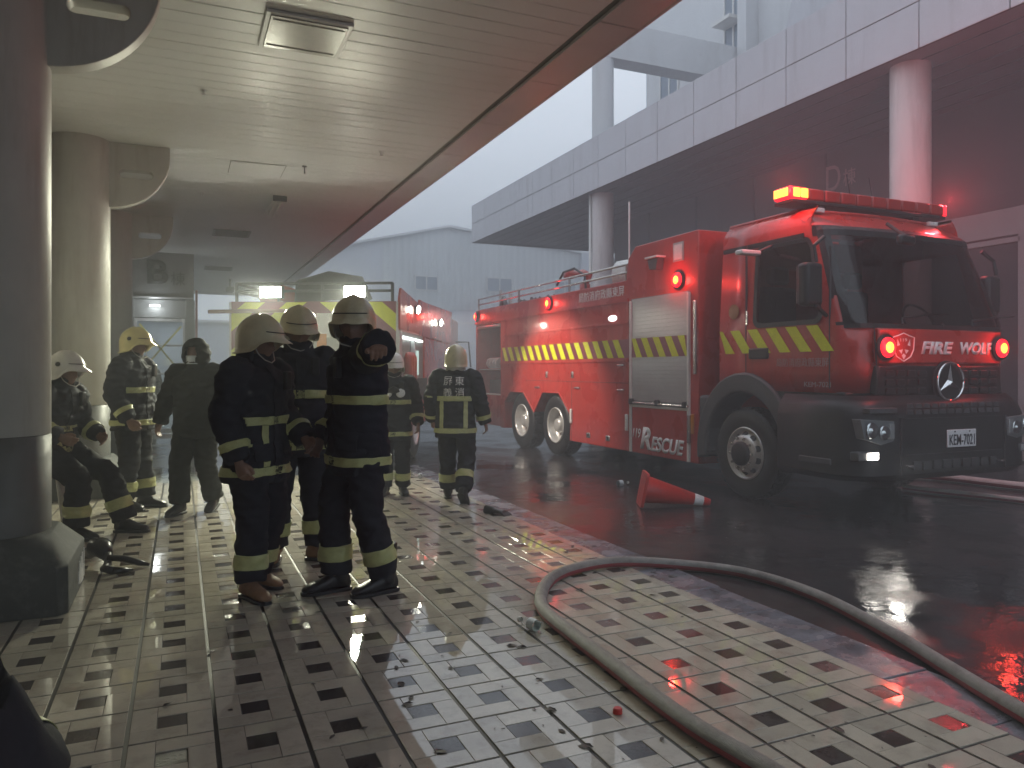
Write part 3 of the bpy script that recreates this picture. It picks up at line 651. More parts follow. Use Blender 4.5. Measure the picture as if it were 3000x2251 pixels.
for k in range(26): m.tube([(6.0+random.uniform(0, .4), 12.1+k*.06, 2.67), (6.0+random.uniform(0, .4), 12.1+k*.06+random.uniform(-.1, .1), 2.68+random.uniform(.02, .09))], .03, 6)
m.build('roof_hose', 'grey_plastic', T)
for yy, h in ((14.75, 3.08), (14.25, 3.0)): MB().tube([(6.2, yy, 2.66), (6.2, yy, h)], .035, 8).build('roof_stub', 'rim_grey', T)
MB().tube([(6.05, 14.1, 2.68), (6.1, 14.35, 2.88), (6.15, 14.6, 2.74)], .05, 10).build('roof_fitting', 'grey_plastic', T, smooth=True)
# wheels
for sx, sd in ((X0-.005, -1), (X1+.005, 1)):
    wheel(T, (sx, 6.69, .475), sd, .505, .30, 'front'); wheel(T, (sx+.02*-sd, 11.37, .475), sd, .505, .32, 'rear'); wheel(T, (sx+.02*-sd, 12.742, .475), sd, .505, .32, 'rear')
# ---- cab : lofted shell with window openings
def outline(z):
    """cab section at height z -> list of (x, y) from rear left round the nose to rear right"""
    t = min(1, max(0, (z-1.87)/(2.78-1.87)))
    yf = 5.21+(.04 if z < 1.3 else 0)+.36*t+(.0 if z < 2.80 else .50*(z-2.80)/.30)
    w = 1.15-.055*t-(.0 if z < 2.86 else .16*((z-2.86)/.25)**2); r = .27+.05*t; xc = 6.9
    ys = [7.11, 6.66, 6.50, 6.05+.10*t, 5.60+.20*t, 5.50+.28*t]
    L = [(xc-w, yy) for yy in ys]
    ry = max(.06, ys[-1]-.01-yf)
    L += [(xc-w+r-r*cos(a), yf+ry-ry*sin(a)) for a in [pi/2*i/6 for i in range(0, 7)]]
    fr = [(xc+(-w+r)+(2*w-2*r)*i/8, yf-.05*sin(pi*i/8)) for i in range(1, 8)]
    Rr = [(2*xc-a, b) for a, b in L[::-1]]
    return L+fr+Rr
lv = [1.18, 1.44, 1.60, 1.83, 1.90, 2.30, 2.70, 2.76, 2.86, 2.94, 3.01, 3.05]
O = [outline(z) for z in lv]; n = len(O[0]); vs = [(x, y, z) for z, o in zip(lv, O) for x, y in o]; fs = []
for i in range(len(lv)-1):
    for k in range(n-1):
        z = (lv[i]+lv[i+1])/2
        side_w = k in (2, 3) or (n-2-k) in (2, 3)
        front_w = 8 <= k <= n-2-8
        if 1.90 < z < 2.70 and side_w: continue
        if 1.83 < z < 2.76 and front_w: continue
        fs.append((i*n+k, i*n+k+1, (i+1)*n+k+1, (i+1)*n+k))
cabm = MB().add(vs, fs)
cabm.add([(x, y, 3.05) for x, y in O[-1]], [tuple(range(n))])
C = cabm.build('cab', 'red_paint', T, auto=True); sd = C.modifiers.new('solid', 'SOLIDIFY'); sd.thickness = .03; sd.offset = -1
# rear wall with window
plate('cab_rear_wall', 'red_dark', T, [(5.78, 1.2), (8.02, 1.2), (7.96, 2.98), (5.84, 2.98)], [[(6.75, 2.08), (6.75, 2.62), (7.75, 2.62), (7.75, 2.08)]], 1, 7.06, 7.10)
# glass
k0, k1 = 8, n-1-8
g = MB(); lz = [1.83, 1.90, 2.30, 2.70, 2.76]
rows = [[(x-.004*(1 if x > 6.9 else -1)*-1, y-.006, z) for x, y in outline(z)[k0:k1+1]] for z in lz]
g.loft(rows, cap=False, closed=False); g.build('windscreen', 'cab_glass', C, smooth=True)
for sgn in (-1, 1):
    xs_ = lambda z: 6.9+sgn*(1.15-.055*min(1, max(0, (z-1.87)/.91))+.005)
    lean = lambda P_: [(yy+(.20*(z-1.87)/.91*(6.5-yy)/.9 if yy < 6.5 else 0), z) for yy, z in P_]
    pts = lean(rrect(5.58, 6.52, 1.885, 2.72, .09))
    MB().add([(xs_(z), yy, z) for yy, z in pts], [tuple(range(len(pts)))]).build('side_window', 'side_glass', C)
    o_ = lean(rrect(5.55, 6.55, 1.855, 2.75, .11)); i_ = lean(rrect(5.60, 6.50, 1.905, 2.70, .08)); nn = len(o_)
    MB().add([(xs_(z)+sgn*.003, yy, z) for yy, z in o_+i_], [(q, (q+1) % nn, nn+(q+1) % nn, nn+q) for q in range(nn)]).build('window_seal', 'black_plastic', C)
# screen surround, visor band, lower black screen edge
rows = [[(x, y-.010, z) for x, y in outline(z)[k0:k1+1]] for z in (1.80, 1.845)]; MB().loft(rows, cap=False, closed=False).build('screen_edge', 'black_plastic', C)
rows = [[(x, y-.012, z) for x, y in outline(z)[6:n-6]] for z in (2.74, 2.80, 2.85)]; MB().loft(rows, cap=False, closed=False).build('sun_visor', 'black_plastic', C)
for k in (7, n-9):
    rows = [[(x, y-.008, z) for x, y in outline(z)[k:k+3]] for z in (1.83, 2.3, 2.76)]; MB().loft(rows, cap=False, closed=False).build('pillar_trim', 'black_plastic', C)
MB().box(X0+.03, X0+.045, 5.85, 7.08, 2.74, 2.79).build('drip_rail', 'black_plastic', C)
# interior
box('dashboard', 'seat_cloth', C, 5.9, 7.9, 5.42, 5.80, 1.45, 1.84, bevel=.05); box('cab_floor', 'seat_cloth', C, 5.85, 7.95, 5.4, 7.05, 1.2, 1.25)
for x in (6.3, 7.45):
    box('seat', 'seat_cloth', C, x-.25, x+.25, 6.2, 6.75, 1.3, 1.75, bevel=.06); box('seat_back', 'seat_cloth', C, x-.24, x+.24, 6.7, 6.86, 1.7, 2.35, bevel=.05); box('headrest', 'seat_cloth', C, x-.13, x+.13, 6.7, 6.82, 2.38, 2.58, bevel=.04)
MB().tube([(7.4+.22*cos(a), 5.80+.10*sin(a), 1.92+.20*sin(a)) for a in [2*pi*i/24 for i in range(25)]], .016, 8).build('steering_wheel', 'black_plastic', C, smooth=True)
for x_ in (6.35, 7.35):
    wp = MB().tube([(x_, 5.16, 1.84), (x_+.02, 5.185, 1.90), (x_+.42, 5.20, 1.95)], .011, 6).build('wiper_arm', 'black_plastic', C); MB().tube([(x_+.05, 5.20, 1.915), (x_+.72, 5.21, 1.965)], .008, 6).build('wiper_blade', 'rubber', wp)
for z_ in (2.45, 2.62):
    for k in range(20): MB().lathe([(0, .007), (-.004, .005), (-.005, 0)], (X0-.0005, 9.3+k*.29, z_), (1, 0, 0), 8).build('rivet', 'red_paint', T)
# nose
box('nose_panel', 'red_paint', C, 6.02, 7.78, 5.145, 5.22, 1.46, 1.80, bevel=.02)
for x in (6.0, 7.8): MB().tube([(x, 5.18, 1.80), (x+(.03 if x < 7 else -.03), 5.16, 1.15)], .006, 6).build('panel_gap', 'dark_inside', C)
GR = MB().prism([(6.03, 1.445), (7.77, 1.445), (7.80, 1.17), (6.9, 1.09), (6.0, 1.17)], 1, 5.155, 5.24).build('grille', 'black_plastic', C, bevel=.015)
for r_ in range(3):
    for k in range(11):
        x = 6.16+k*.148; z = 1.37-r_*.085
        if abs(x-6.92) < .2 and r_ < 3: continue
        MB().prism([(x-.06, z-.03), (x+.06, z-.03), (x+.05, z+.03), (x-.05, z+.03)], 1, 5.135, 5.156).build('grille_vane', 'black_plastic', GR, bevel=.008)
# star badge
cs = Vector((6.93, 5.135, 1.285)); MB().lathe([(0, .21), (-.02, .21), (-.03, .17), (-.03, 0)], cs, (0, 1, 0), 36).build('badge_disc', 'black_plastic', C)
bd = MB().tube([cs+Vector((.185*cos(a), -.045, .185*sin(a))) for a in [2*pi*i/36 for i in range(37)]], .014, 8).build('badge_ring', 'chrome', C, smooth=True)
s_ = MB()
for k in range(3):
    a = pi/2+2*pi*k/3; tip = cs+Vector((cos(a)*.178, -.045, sin(a)*.178)); l_ = cs+Vector((cos(a+pi/3)*.04, -.04, sin(a+pi/3)*.04)); r_ = cs+Vector((cos(a-pi/3)*.04, -.04, sin(a-pi/3)*.04)); top = cs+Vector((0, -.07, 0)); s_.add([l_, tip, top, r_], [(0, 1, 2), (2, 1, 3)])
s_.build('badge_star', 'chrome', C)
beacon(C, (6.10, 5.143, 1.615), (0, -1, 0), .085, 6); beacon(C, (7.735, 5.143, 1.625), (0, -1, 0), .085, 6)
text('lettering', 'FIRE', 'letter_white', C, (6.58, 5.142, 1.555), (1, 0, 0), (0, 0, 1), .125, .46, .003, shear=.22, bold=.05)
text('lettering', 'WOLF', 'letter_white', C, (7.14, 5.142, 1.557), (1, 0, 0), (0, 0, 1), .125, .49, .003, shear=.22, bold=.05)
sh = [(6.20, 1.715), (6.27, 1.73), (6.345, 1.755), (6.42, 1.73), (6.49, 1.715), (6.48, 1.60), (6.44, 1.53), (6.345, 1.485), (6.25, 1.53), (6.21, 1.60)]
EM = MB().tube([(a, 5.141, b) for a, b in sh+sh[:1]], .006, 6, cap=False).build('crest_outline', 'letter_white', C)
w_ = MB()
for sg in (-1, 1):
    f_ = lambda pts: [(6.345+sg*a, 5.1405, b) for a, b in pts]
    w_.add(f_([(.085, 1.70), (.05, 1.64), (.09, 1.63)]), [(0, 1, 2)]); w_.add(f_([(.012, 1.60), (.07, 1.59), (.03, 1.555)]), [(0, 1, 2)]); w_.add(f_([(0, 1.56), (.03, 1.54), (0, 1.50)]), [(0, 1, 2)])
w_.build('crest_head', 'letter_white', C); text('crest_number', '119', 'letter_white', C, (6.30, 5.141, 1.675), (1, 0, 0), (0, 0, 1), .03, .09, .001)
# bumper
def bump_o(z, e=0):
    w = 1.27+e; yf = 5.05-e; r = .30
    L = [(6.9-w, 6.05), (6.9-w, 5.5)]+[(6.9-w+r-r*cos(a), yf+r-r*sin(a)) for a in [pi/2*i/6 for i in range(1, 7)]]
    return L+[(6.9, yf-.03)]+[(13.8-a, b) for a, b in L[::-1]]
rings = [[(x, y, z) for x, y in bump_o(z, e)] for z, e in ((.36, -.06), (.42, 0), (.70, .0), (.96, 0), (1.06, -.03), (1.16, -.10))]
BU = MB().loft(rings, cap=False, closed=False).build('bumper', 'black_plastic', T, auto=True); sd = BU.modifiers.new('solid', 'SOLIDIFY'); sd.thickness = .05; sd.offset = -1
box('step_plate', 'grey_plastic', BU, 5.75, 6.1, 5.01, 5.09, 1.0, 1.05)
for sg in (-1, 1):
    X = lambda a: 6.9+sg*(6.9-a)*-1 if sg > 0 else a
    mx = lambda a: a if sg < 0 else 13.8-a
    pts = [(mx(5.665), .95), (mx(6.10), .925), (mx(6.09), .74), (mx(5.93), .705), (mx(5.72), .77)]
    H_ = MB().prism(pts, 1, 5.042, 5.14).build('headlight', 'dark_panel', BU, bevel=.004)
    MB().add([(a, 5.008, b) for a, b in pts], [tuple(range(5))]).build('headlight_cover', 'clear_glass', H_)
    for x, z, r_ in ((5.80, .845, .075), (5.96, .82, .068)): MB().lathe([(.012, r_), (0, r_*.9), (.02, r_*.5), (.0, r_*.3), (-.004, 0)], (mx(x), 5.018, z), (0, 1, 0), 24).build('reflector', 'chrome', H_, smooth=True)
    box('indicator', 'lamp_clear', H_, *sorted((mx(6.02), mx(6.085))), 5.026, 5.04, .76, .90, bevel=.003)
    box('fog_housing', 'grey_plastic', BU, *sorted((mx(5.64), mx(5.90))), 5.04, 5.14, .565, .65, bevel=.01)
    fo = MB().box(*sorted((mx(5.75), mx(5.885))), 5.028, 5.041, .575, .64).build('fog_lamp', 'fog_white' if sg < 0 else 'lamp_clear', BU, bevel=.008)
lamp('fog_light', fo, (5.80, 4.76, .60), (1, .95, .85), 7, .04, 'SPOT', (-.15, -1, -.32), radians(110))
for k in range(12):
    for z_ in (1.005, 1.065): MB().prism([(6.24+k*.112, z_-.022), (6.33+k*.112, z_-.022), (6.32+k*.112, z_+.022), (6.25+k*.112, z_+.022)], 1, 5.02, 5.035).build('intake_vane', 'grey_plastic', BU, bevel=.006)
for a_ in ((6.2, 7.6, .60, .606), (6.16, 6.166, .42, .95), (7.634, 7.64, .42, .95), (6.2, 7.6, .94, .946)): MB().box(a_[0], a_[1], 5.012, 5.03, a_[2], a_[3]).build('bumper_seam', 'dark_inside', BU)
for k in range(9): MB().box(6.32+k*.135, 6.42+k*.135, 5.008, 5.03, .455, .54).build('air_slot', 'dark_inside', BU, bevel=.004)
for x_ in (6.25, 7.55): MB().tube([(x_-.03, 5.02, .50), (x_-.03, 4.985, .50), (x_+.03, 4.985, .50), (x_+.03, 5.02, .50)], .011, 8).build('tow_eye', 'steel', BU)
for x_ in (5.68, 8.12): box('corner_step', 'grey_plastic', BU, x_-.06, x_+.06, 5.35, 5.75, .50, .56, bevel=.01)
PL = box('number_plate', 'plate_white', BU, 6.76, 7.17, 4.995, 5.008, .655, .825, bevel=.006)
text('lettering', 'KEM-7021', 'letter_black', PL, (6.785, 4.993, .675), (1, 0, 0), (0, 0, 1), .105, .36, .002, bold=.012)
for x in (6.86, 7.07): MB().lathe([(0, .01), (-.006, .008), (-.006, 0)], (x, 4.994, .807), (0, 1, 0), 10).build('plate_screw', 'steel', PL)
# front wheel arches
arc = [(6.69+.80*cos(a), .475+.90*sin(a)) for a in [radians(-8+(196)*i/20) for i in range(21)]]; inn = [(6.69+.63*cos(a), .475+.68*sin(a)) for a in [radians(-8+(196)*i/20) for i in range(21)]]
for xa, xb in ((X0-.045, X0+.35), (X1-.35, X1+.045)):
    MB().prism(arc+inn[::-1], 0, xa, xb).build('wheel_arch', 'grey_plastic', T, bevel=.025, seg=3)
    box('mud_flap', 'grey_plastic', T, xa+.02, xb, 7.28, 7.46, .42, 1.1, bevel=.03)
box('side_marker', 'amber', T, X0-.055, X0-.04, 6.06, 6.10, .86, .95)
box('cab_skirt', 'black_plastic', T, X0+.01, X1-.01, 5.30, 6.2, .95, 1.19, bevel=.02)
# door
for y0, y1, z0, z1 in ((6.655, 6.667, 1.22, 2.78), (5.475, 5.485, 1.22, 2.60)): box('door_gap', 'dark_inside', C, X0-.003, X0+.02, y0, y1, z0, z1, bevel=0)
box('door_handle', 'black_plastic', C, X0-.025, X0+.01, 6.30, 6.60, 1.52, 1.64, bevel=.02)
st = MB(); yy = 7.20
while yy > 5.6:
    q = [(min(yy, 7.10), 1.845), (max(yy-.15, 5.42), 1.845), (max(yy-.15-.21, 5.42), 1.585), (min(max(yy-.21, 5.42), 7.10), 1.585)]; st.prism(q, 0, X0-.0085, X0-.0045); yy -= .285
st.build('hazard_stripe', 'lime', C)
text('lettering', '局防消府政縣東屏', 'letter_dull', C, (X0-.003, 6.19, 1.435), (0, -1, 0), (0, 0, 1), .09, .70, .002)
text('lettering', 'KEM-7021', 'letter_dull', C, (X0-.003, 5.80, 1.235), (0, -1, 0), (0, 0, 1), .05, .34, .002)
MB().lathe([(0, .085), (-.004, .085), (-.004, 0)], (X0-.001, 6.86, 2.06), (1, 0, 0), 20).build('door_crest', 'gold', C)
box('grab_rail', 'steel', C, X0-.02, X0, 6.62, 6.645, 1.9, 2.05, bevel=.006)
# mirrors
for sg, x in ((-1, X0-.16), (1, X1+.16)):
    MI = box('mirror', 'black_plastic', C, x-.11, x+.11, 5.50, 5.64, 2.02, 2.44, bevel=.04); MB().box(x-.09, x+.09, 5.645, 5.65, 2.05, 2.41).build('mirror_glass', 'chrome', MI)
    MB().tube([(x, 5.49, 2.44), (x, 5.52, 2.60), (x-sg*.16, 5.55, 2.70)], .02, 8).build('mirror_arm', 'black_plastic', MI)
    MB().tube([(x, 5.49, 2.02), (x-sg*.16, 5.52, 1.93)], .02, 8).build('mirror_arm', 'black_plastic', MI)
MI = box('kerb_mirror', 'white_plastic', C, X0-.36, X0-.10, 6.30, 6.42, 2.62, 2.67, bevel=.015); MB().tube([(X0-.1, 6.36, 2.66), (X0+.06, 6.3, 2.74)], .015, 8).build('mirror_arm', 'black_plastic', MI)
MI = box('front_mirror', 'black_plastic', C, 6.38, 6.60, 5.20, 5.27, 2.62, 2.72, bevel=.03); MB().tube([(6.5, 5.24, 2.70), (6.55, 5.5, 2.88)], .018, 8).build('mirror_arm', 'black_plastic', MI)
for x, y_ in ((6.05, 5.95), (7.86, 6.0)): box('roof_marker', 'white_plastic', C, x-.09, x+.09, y_-.04, y_+.04, 3.035, 3.085, bevel=.01)
MB().tube([(6.9, 5.15, 1.84), (6.94, 5.19, 1.86)], .02, 8).build('washer_jet', 'steel', C)
# light bar
LB = box('light_bar', 'black_plastic', T, 5.76, 8.06, 5.98, 6.24, 3.13, 3.17, bevel=.01)
for k in range(10):
    a = 5.77+k*.228; hot = k in (0,)
    box('light_bar_lens', 'red_dark', LB, a+.004, a+.224, 5.99, 6.23, 3.172, 3.30, bevel=.02) if not hot else None
box('light_bar_end', 'red_ring', LB, 5.74, 5.995, 5.985, 6.235, 3.172, 3.305, bevel=.03)  # extra glowing red area, in place of a halo round the cores
for a in (5.78, 5.885): box('lamp_core', 'red_hot', LB, a, a+.09, 5.972, 5.984, 3.19, 3.285, bevel=.01)
box('lamp_core', 'red_hot', LB, 5.728, 5.739, 6.01, 6.21, 3.20, 3.285, bevel=.005)
lamp('beacon_light', LB, (5.62, 5.9, 3.3), (1, .05, .04), 26, .06); box('light_bar_end', 'red_ring', LB, 8.066, 8.10, 5.99, 6.23, 3.172, 3.30, bevel=.015)
lamp('beacon_light', LB, (8.3, 6.1, 3.4), (1, .05, .06), 70, .06)
for x in (6.2, 7.6): box('bar_foot', 'black_plastic', LB, x-.05, x+.05, 6.0, 6.2, 3.04, 3.13)
for x in (7.0, 7.35): MB().tube([(x, 6.3, 3.05), (x-.08, 6.35, 3.62)], .006, 6).build('roof_aerial', 'black_plastic', T)
org((0, 0, 0))

# ------------------------------------------------------------------ second engine, its rear towards us under the canopy edge
th = radians(26.2); K = empty('rescue_truck', (1.75, 11.13, -.03), -th, 'red rescue truck seen from behind with yellow chevrons and white work lights', 'fire engine')
z0 = .03
box('body', 'red_dark', K, -1.22, 1.22, .03, 2.2, .55, 2.40, bevel=.02)
box('body', 'red_dark', K, -1.22, .55, 2.2, 6.0, .55, 2.55, bevel=.02)
box('cab', 'red_dark', K, -1.18, 1.18, 6.1, 7.9, .6, 2.65, bevel=.08)
box('undertray', 'black_plastic', K, -1.0, 1.0, .3, 7.5, .42, .6)
# rear chevron panel
CH = MB().box(-1.22, 1.22, .012, .028, .62, 2.42).build('chevron_panel', 'maroon', K)
st = MB()
for sg in (-1, 1):
    for k in range(7):
        c0 = .35+k*.52
        poly = []
        # stripe band: z + |x|*1.0 between c0 and c0+.24 measured from outer edge upward
        X_ = [0.06, 1.21]
        def zat(x, c): return .1+c+(x-.06)*-1.0*-1 if False else c+.0-(x)*.85+1.1
        p = [(X_[0], zat(X_[0], c0)), (X_[1], zat(X_[1], c0)), (X_[1], zat(X_[1], c0+.25)), (X_[0], zat(X_[0], c0+.25))]
        # clip to z range
        out = []
        def clip(P, zc, keep_below):
            r = []
            for i in range(len(P)):
                a, b = P[i], P[(i+1) % len(P)]; ia = (a[1] <= zc) == keep_below; ib = (b[1] <= zc) == keep_below
                if ia: r.append(a)
                if ia != ib: t = (zc-a[1])/(b[1]-a[1]); r.append((a[0]+(b[0]-a[0])*t, zc))
            return r
        p = clip(clip(p, 2.41, True), .63, False) if p else p
        if len(p) >= 3: st.add([(sg*a, .009, b) for a, b in p], [tuple(range(len(p)))])
st.build('chevron', 'lime', CH)
for x in (-1.23, 1.20): box('corner_post', 'alu', K, x, x+.03, 0, .06, .55, 2.42)
box('rear_shutter', 'shutter', K, -.5, .5, 0, .011, .75, 1.95, bevel=.003); box('rear_step', 'alu', K, -1.2, 1.2, -.3, .0, .50, .56)
for x in (-1.1, .95): box('tail_lamp', 'red_ring', K, x, x+.14, -.01, .01, .68, .80)
r_ = MB()
for z in (2.685, 2.575): r_.tube([(-1.14, .06, z), (1.14, .06, z)], .02, 8); r_.tube([(-1.14, .06, z), (-1.14, 2.1, z)], .02, 8)
r_.build('roof_rail', 'grey_plastic', K)
for x in (-1.14, -.52, .12, .72, 1.14): MB().tube([(x, .06, 2.40), (x, .06, 2.69)], .024, 8).build('rail_post', 'grey_plastic', K)
for x in (-.60, .62):
    wl_ = box('work_light', 'black_plastic', K, x-.17, x+.17, -.06, .04, 2.46, 2.64, bevel=.01)
    MB().box(x-.15, x+.15, -.068, -.061, 2.475, 2.625).build('lamp_core', 'led_white', wl_)  # bright panel enlarged to stand in for bloom
    lamp('work_beam', wl_, (x, -.09, 2.55), (1, 1, .76), 100, (.30, .16), 'AREA', (0, -1, -.55))
MB().tube([(-.35, .6, 2.45), (-.3, .55, 2.62), (.1, .5, 2.70), (.5, .55, 2.66), (.62, .6, 2.45)], [.12, .2, .22, .2, .12], 14).build('roof_bundle', 'black_plastic', K, smooth=True)
MB().tube([(-1.0, .7, 2.5), (-.7, .7, 2.62), (-.4, .7, 2.5)], .13, 12).build('roof_hose', 'red_dark', K, smooth=True)
MB().tube([(-1.52, -.03, 2.275), (-.35, -.03, 2.285)], .028, 8).build('pike_pole', 'pole', K)
MB().box(.05, .35, -.008, .008, 1.9, 2.25).build('rear_sign', 'white_plastic', K); MB().box(.06, .2, -.014, -.009, 1.72, 1.95).build('rear_lamp', 'amber', K)
# right side: open locker, raised panel with two lamps
MB().prism([(.02, 2.45), (.12, 2.62), (1.7, 2.52), (1.75, 2.60), (2.2, 2.60), (6.0, 2.72), (6.0, 2.0), (.02, 2.02)], 0, 1.222, 1.26).build('upper_panel', 'red_paint', K, bevel=.008)
box('side_post', 'alu', K, 1.222, 1.26, .0, .18, .55, 2.0); box('side_post', 'red_paint', K, 1.222, 1.26, 2.2, 2.35, .55, 2.0)
box('locker_back', 'dark_panel', K, .55, .57, 2.2, 6.0, .55, 2.3); box('side_shutter', 'red_paint', K, 1.20, 1.24, 2.36, 6.0, .60, 1.99)
box('locker_wall', 'dark_panel', K, 1.221, 1.23, .2, 2.19, .95, 2.0, bevel=0)
MB().box(1.24, 1.262, .25, 2.0, 1.90, 1.93).build('strip_light', 'led_strip', K)
for k in range(3): MB().tube([(1.30, .45+k*.17, 1.0), (1.30, .45+k*.17, 1.62), (1.30, .45+k*.17, 1.70)], [.07, .07, .03], 12).build('air_cylinder', 'red_paint', K, smooth=True)
box('control_panel', 'screen_green', K, 1.232, 1.245, 1.2, 1.7, 1.35, 1.75); box('locker_box', 'black_plastic', K, 1.232, 1.32, 1.0, 2.1, .95, 1.3); box('locker_rib', 'alu', K, 1.232, 1.30, 1.0, 1.08, .95, 1.9)
for yy, zz in ((1.25, 2.40), (3.9, 2.36)):
    b_ = MB().lathe([(0, .06), (.05, .07), (.06, .065), (.06, 0)], (1.26, yy, zz), (1, -.3, -.15), 18).build('side_lamp', 'grey_plastic', K)
    MB().lathe([(.062, .062), (.075, .04), (.078, 0)], (1.26, yy, zz), (1, -.3, -.15), 18).build('lamp_core', 'led_white', b_, smooth=True)
    lamp('side_beam', b_, (1.40, yy-.05, zz-.03), (1, .88, .75), 430 if yy < 2 else 14, .06, 'SPOT', (.9, .35, -.66), radians(78))
for sx, sd in ((1.22, 1), (-1.22, -1)): wheel(K, (sx, 1.6, .49), sd, .49, .3, 'rear'); wheel(K, (sx, 6.6, .49), sd, .49, .3, 'front')
MB().tube([(1.2, 7.2, 2.1), (1.5, 7.3, 2.1), (1.55, 7.3, 1.5)], .02, 8).build('mirror_arm', 'black_plastic', K)
# ------------------------------------------------------------------ people
def crom(P, sub):
    P = [Vector(p) for p in P]; out = []
    for i in range(len(P)-1):
        p0, p1, p2, p3 = P[max(i-1, 0)], P[i], P[i+1], P[min(i+2, len(P)-1)]
        for k in range(sub):
            t = k/sub; out.append(.5*((2*p1)+(p2-p0)*t+(2*p0-5*p1+4*p2-p3)*t*t+(3*p1-p0-3*p2+p3)*t**3))
    out.append(P[-1]); return out
def limb(mb, P, R, sub=4, n=14):
    pts = crom(P, sub); rs = crom([(r, r, 0) if not isinstance(r, tuple) else (r[0], r[1], 0) for r in R], sub)
    mb.tube(pts, [(max(.004, q.x), max(.004, q.y)) for q in rs], n)
def sect(c, rx, ry, yaw=0, n=26, e=2.5, tilt=None):
    out = []
    for k in range(n):
        a = 2*pi*k/n; x = rx*math.copysign(abs(cos(a))**(2/e), cos(a)); y = ry*math.copysign(abs(sin(a))**(2/e), sin(a))
        v = Vector((x*cos(yaw)-y*sin(yaw), x*sin(yaw)+y*cos(yaw), 0))
        if tilt is not None: v = tilt @ v
        out.append(Vector(c)+v)
    return out
def remesh(mb, name, voxel, smooth=3, wr=0, wf=(10, 10, 17), dec=0, seed=0):
    me = bpy.data.meshes.new('tmp'); me.from_pydata([Vector(v) for v in mb.v], [], mb.f)
    bm = bmesh.new(); bm.from_mesh(me); bmesh.ops.recalc_face_normals(bm, faces=bm.faces); bm.to_mesh(me); bm.free()
    o = bpy.data.objects.new('tmp', me); COL.objects.link(o)
    r = o.modifiers.new('r', 'REMESH'); r.mode = 'VOXEL'; r.voxel_size = voxel
    s = o.modifiers.new('s', 'SMOOTH'); s.iterations = smooth; s.factor = .5
    if dec: d_ = o.modifiers.new('d', 'DECIMATE'); d_.ratio = dec
    dg = bpy.context.evaluated_depsgraph_get(); m2 = bpy.data.meshes.new_from_object(o.evaluated_get(dg)); bpy.data.objects.remove(o, do_unlink=True)
    m2.name = name
    if wr:
        nr = [v.normal.copy() for v in m2.vertices]; sd = Vector((seed*3.1, seed*1.7, seed*2.3))
        for v, q in zip(m2.vertices, nr):
            p = v.co; a = noise.noise(Vector((p.x*wf[0], p.y*wf[1], p.z*wf[2]))+sd); b = noise.noise(Vector((p.x*wf[0]*2.3+p.z*9, p.y*wf[1]*2.3, p.z*wf[2]*1.9))+sd)
            v.co = p+q*(wr*((1-abs(a)*2)*.8+b*.5))
    m2.shade_smooth(); return m2
def seg_dist(p, a, b):
    ab = b-a; t = max(0, min(1, (p-a).dot(ab)/max(1e-9, ab.length_squared))); return (p-(a+ab*t)).length
def cutband(me, planes, keep, name, m, parent, off=.006):
    """strip of a garment surface between planes [(co, no)] (keeps the side the normal points to), lifted a little"""
    bm = bmesh.new(); bm.from_mesh(me)
    for co, no in planes:
        bmesh.ops.bisect_plane(bm, geom=list(bm.verts)+list(bm.edges)+list(bm.faces), plane_co=co, plane_no=no, clear_inner=True)
    bmesh.ops.delete(bm, geom=[f for f in bm.faces if not keep(f.calc_center_median(), f.normal)], context='FACES')
    if not bm.faces: bm.free(); return None
    bm.normal_update()
    for v in bm.verts: v.co += v.normal*off
    g = bmesh.ops.extrude_face_region(bm, geom=list(bm.faces))
    for v in g['geom']:
        if isinstance(v, bmesh.types.BMVert): v.co += v.normal*.003
    me2 = bpy.data.meshes.new(name); bm.to_mesh(me2); bm.free(); me2.materials.append(M[m]); me2.shade_smooth()
    return link(bpy.data.objects.new(name, me2), parent)
def hand(mb, wr, d, palm, thumb, curl=.5, point=False, s=1.0):
    """d along fingers, palm normal direction, thumb side"""
    d = Vector(d).normalized(); palm = Vector(palm); palm = (palm-d*palm.dot(d)).normalized(); th = d.cross(palm).normalized()
    if th.dot(Vector(thumb)) < 0: th = -th
    wr = Vector(wr); k = wr+d*.095*s
    rings = []
    for t, w, h in ((-.02, .030, .024), (.02, .034, .021), (.06, .044, .018), (.095, .043, .015), (.102, .036, .010)):
        c = wr+d*t*s; rings.append([c+th*cos(2*pi*q/14)*w*s+palm*sin(2*pi*q/14)*h*s for q in range(14)])
    mb.loft(rings)
    for i, (o, L) in enumerate(((.036, .072), (.012, .080), (-.012, .075), (-.035, .060))):
        c = curl*(1+.12*i) if not (point and i == 0) else .06
        if point and i > 0: c = 1.25
        p = [k+th*o*s-d*.012]; ang = c*.5
        for q in range(3):
            ang += c*.45; p.append(p[-1]+(d*cos(ang)+palm*sin(ang))*L*s*(.42, .33, .27)[q])
        limb(mb, p, [.0098*s, .0094*s, .0088*s, .007*s], 3, 8)
    p = [wr+d*.03*s+th*.022*s, wr+d*.062*s+th*.052*s+palm*.012, wr+d*.092*s+th*.060*s+palm*.022, wr+d*.115*s+th*.056*s+palm*.026]
    limb(mb, p, [.014*s, .0125*s, .011*s, .008*s], 3, 8)
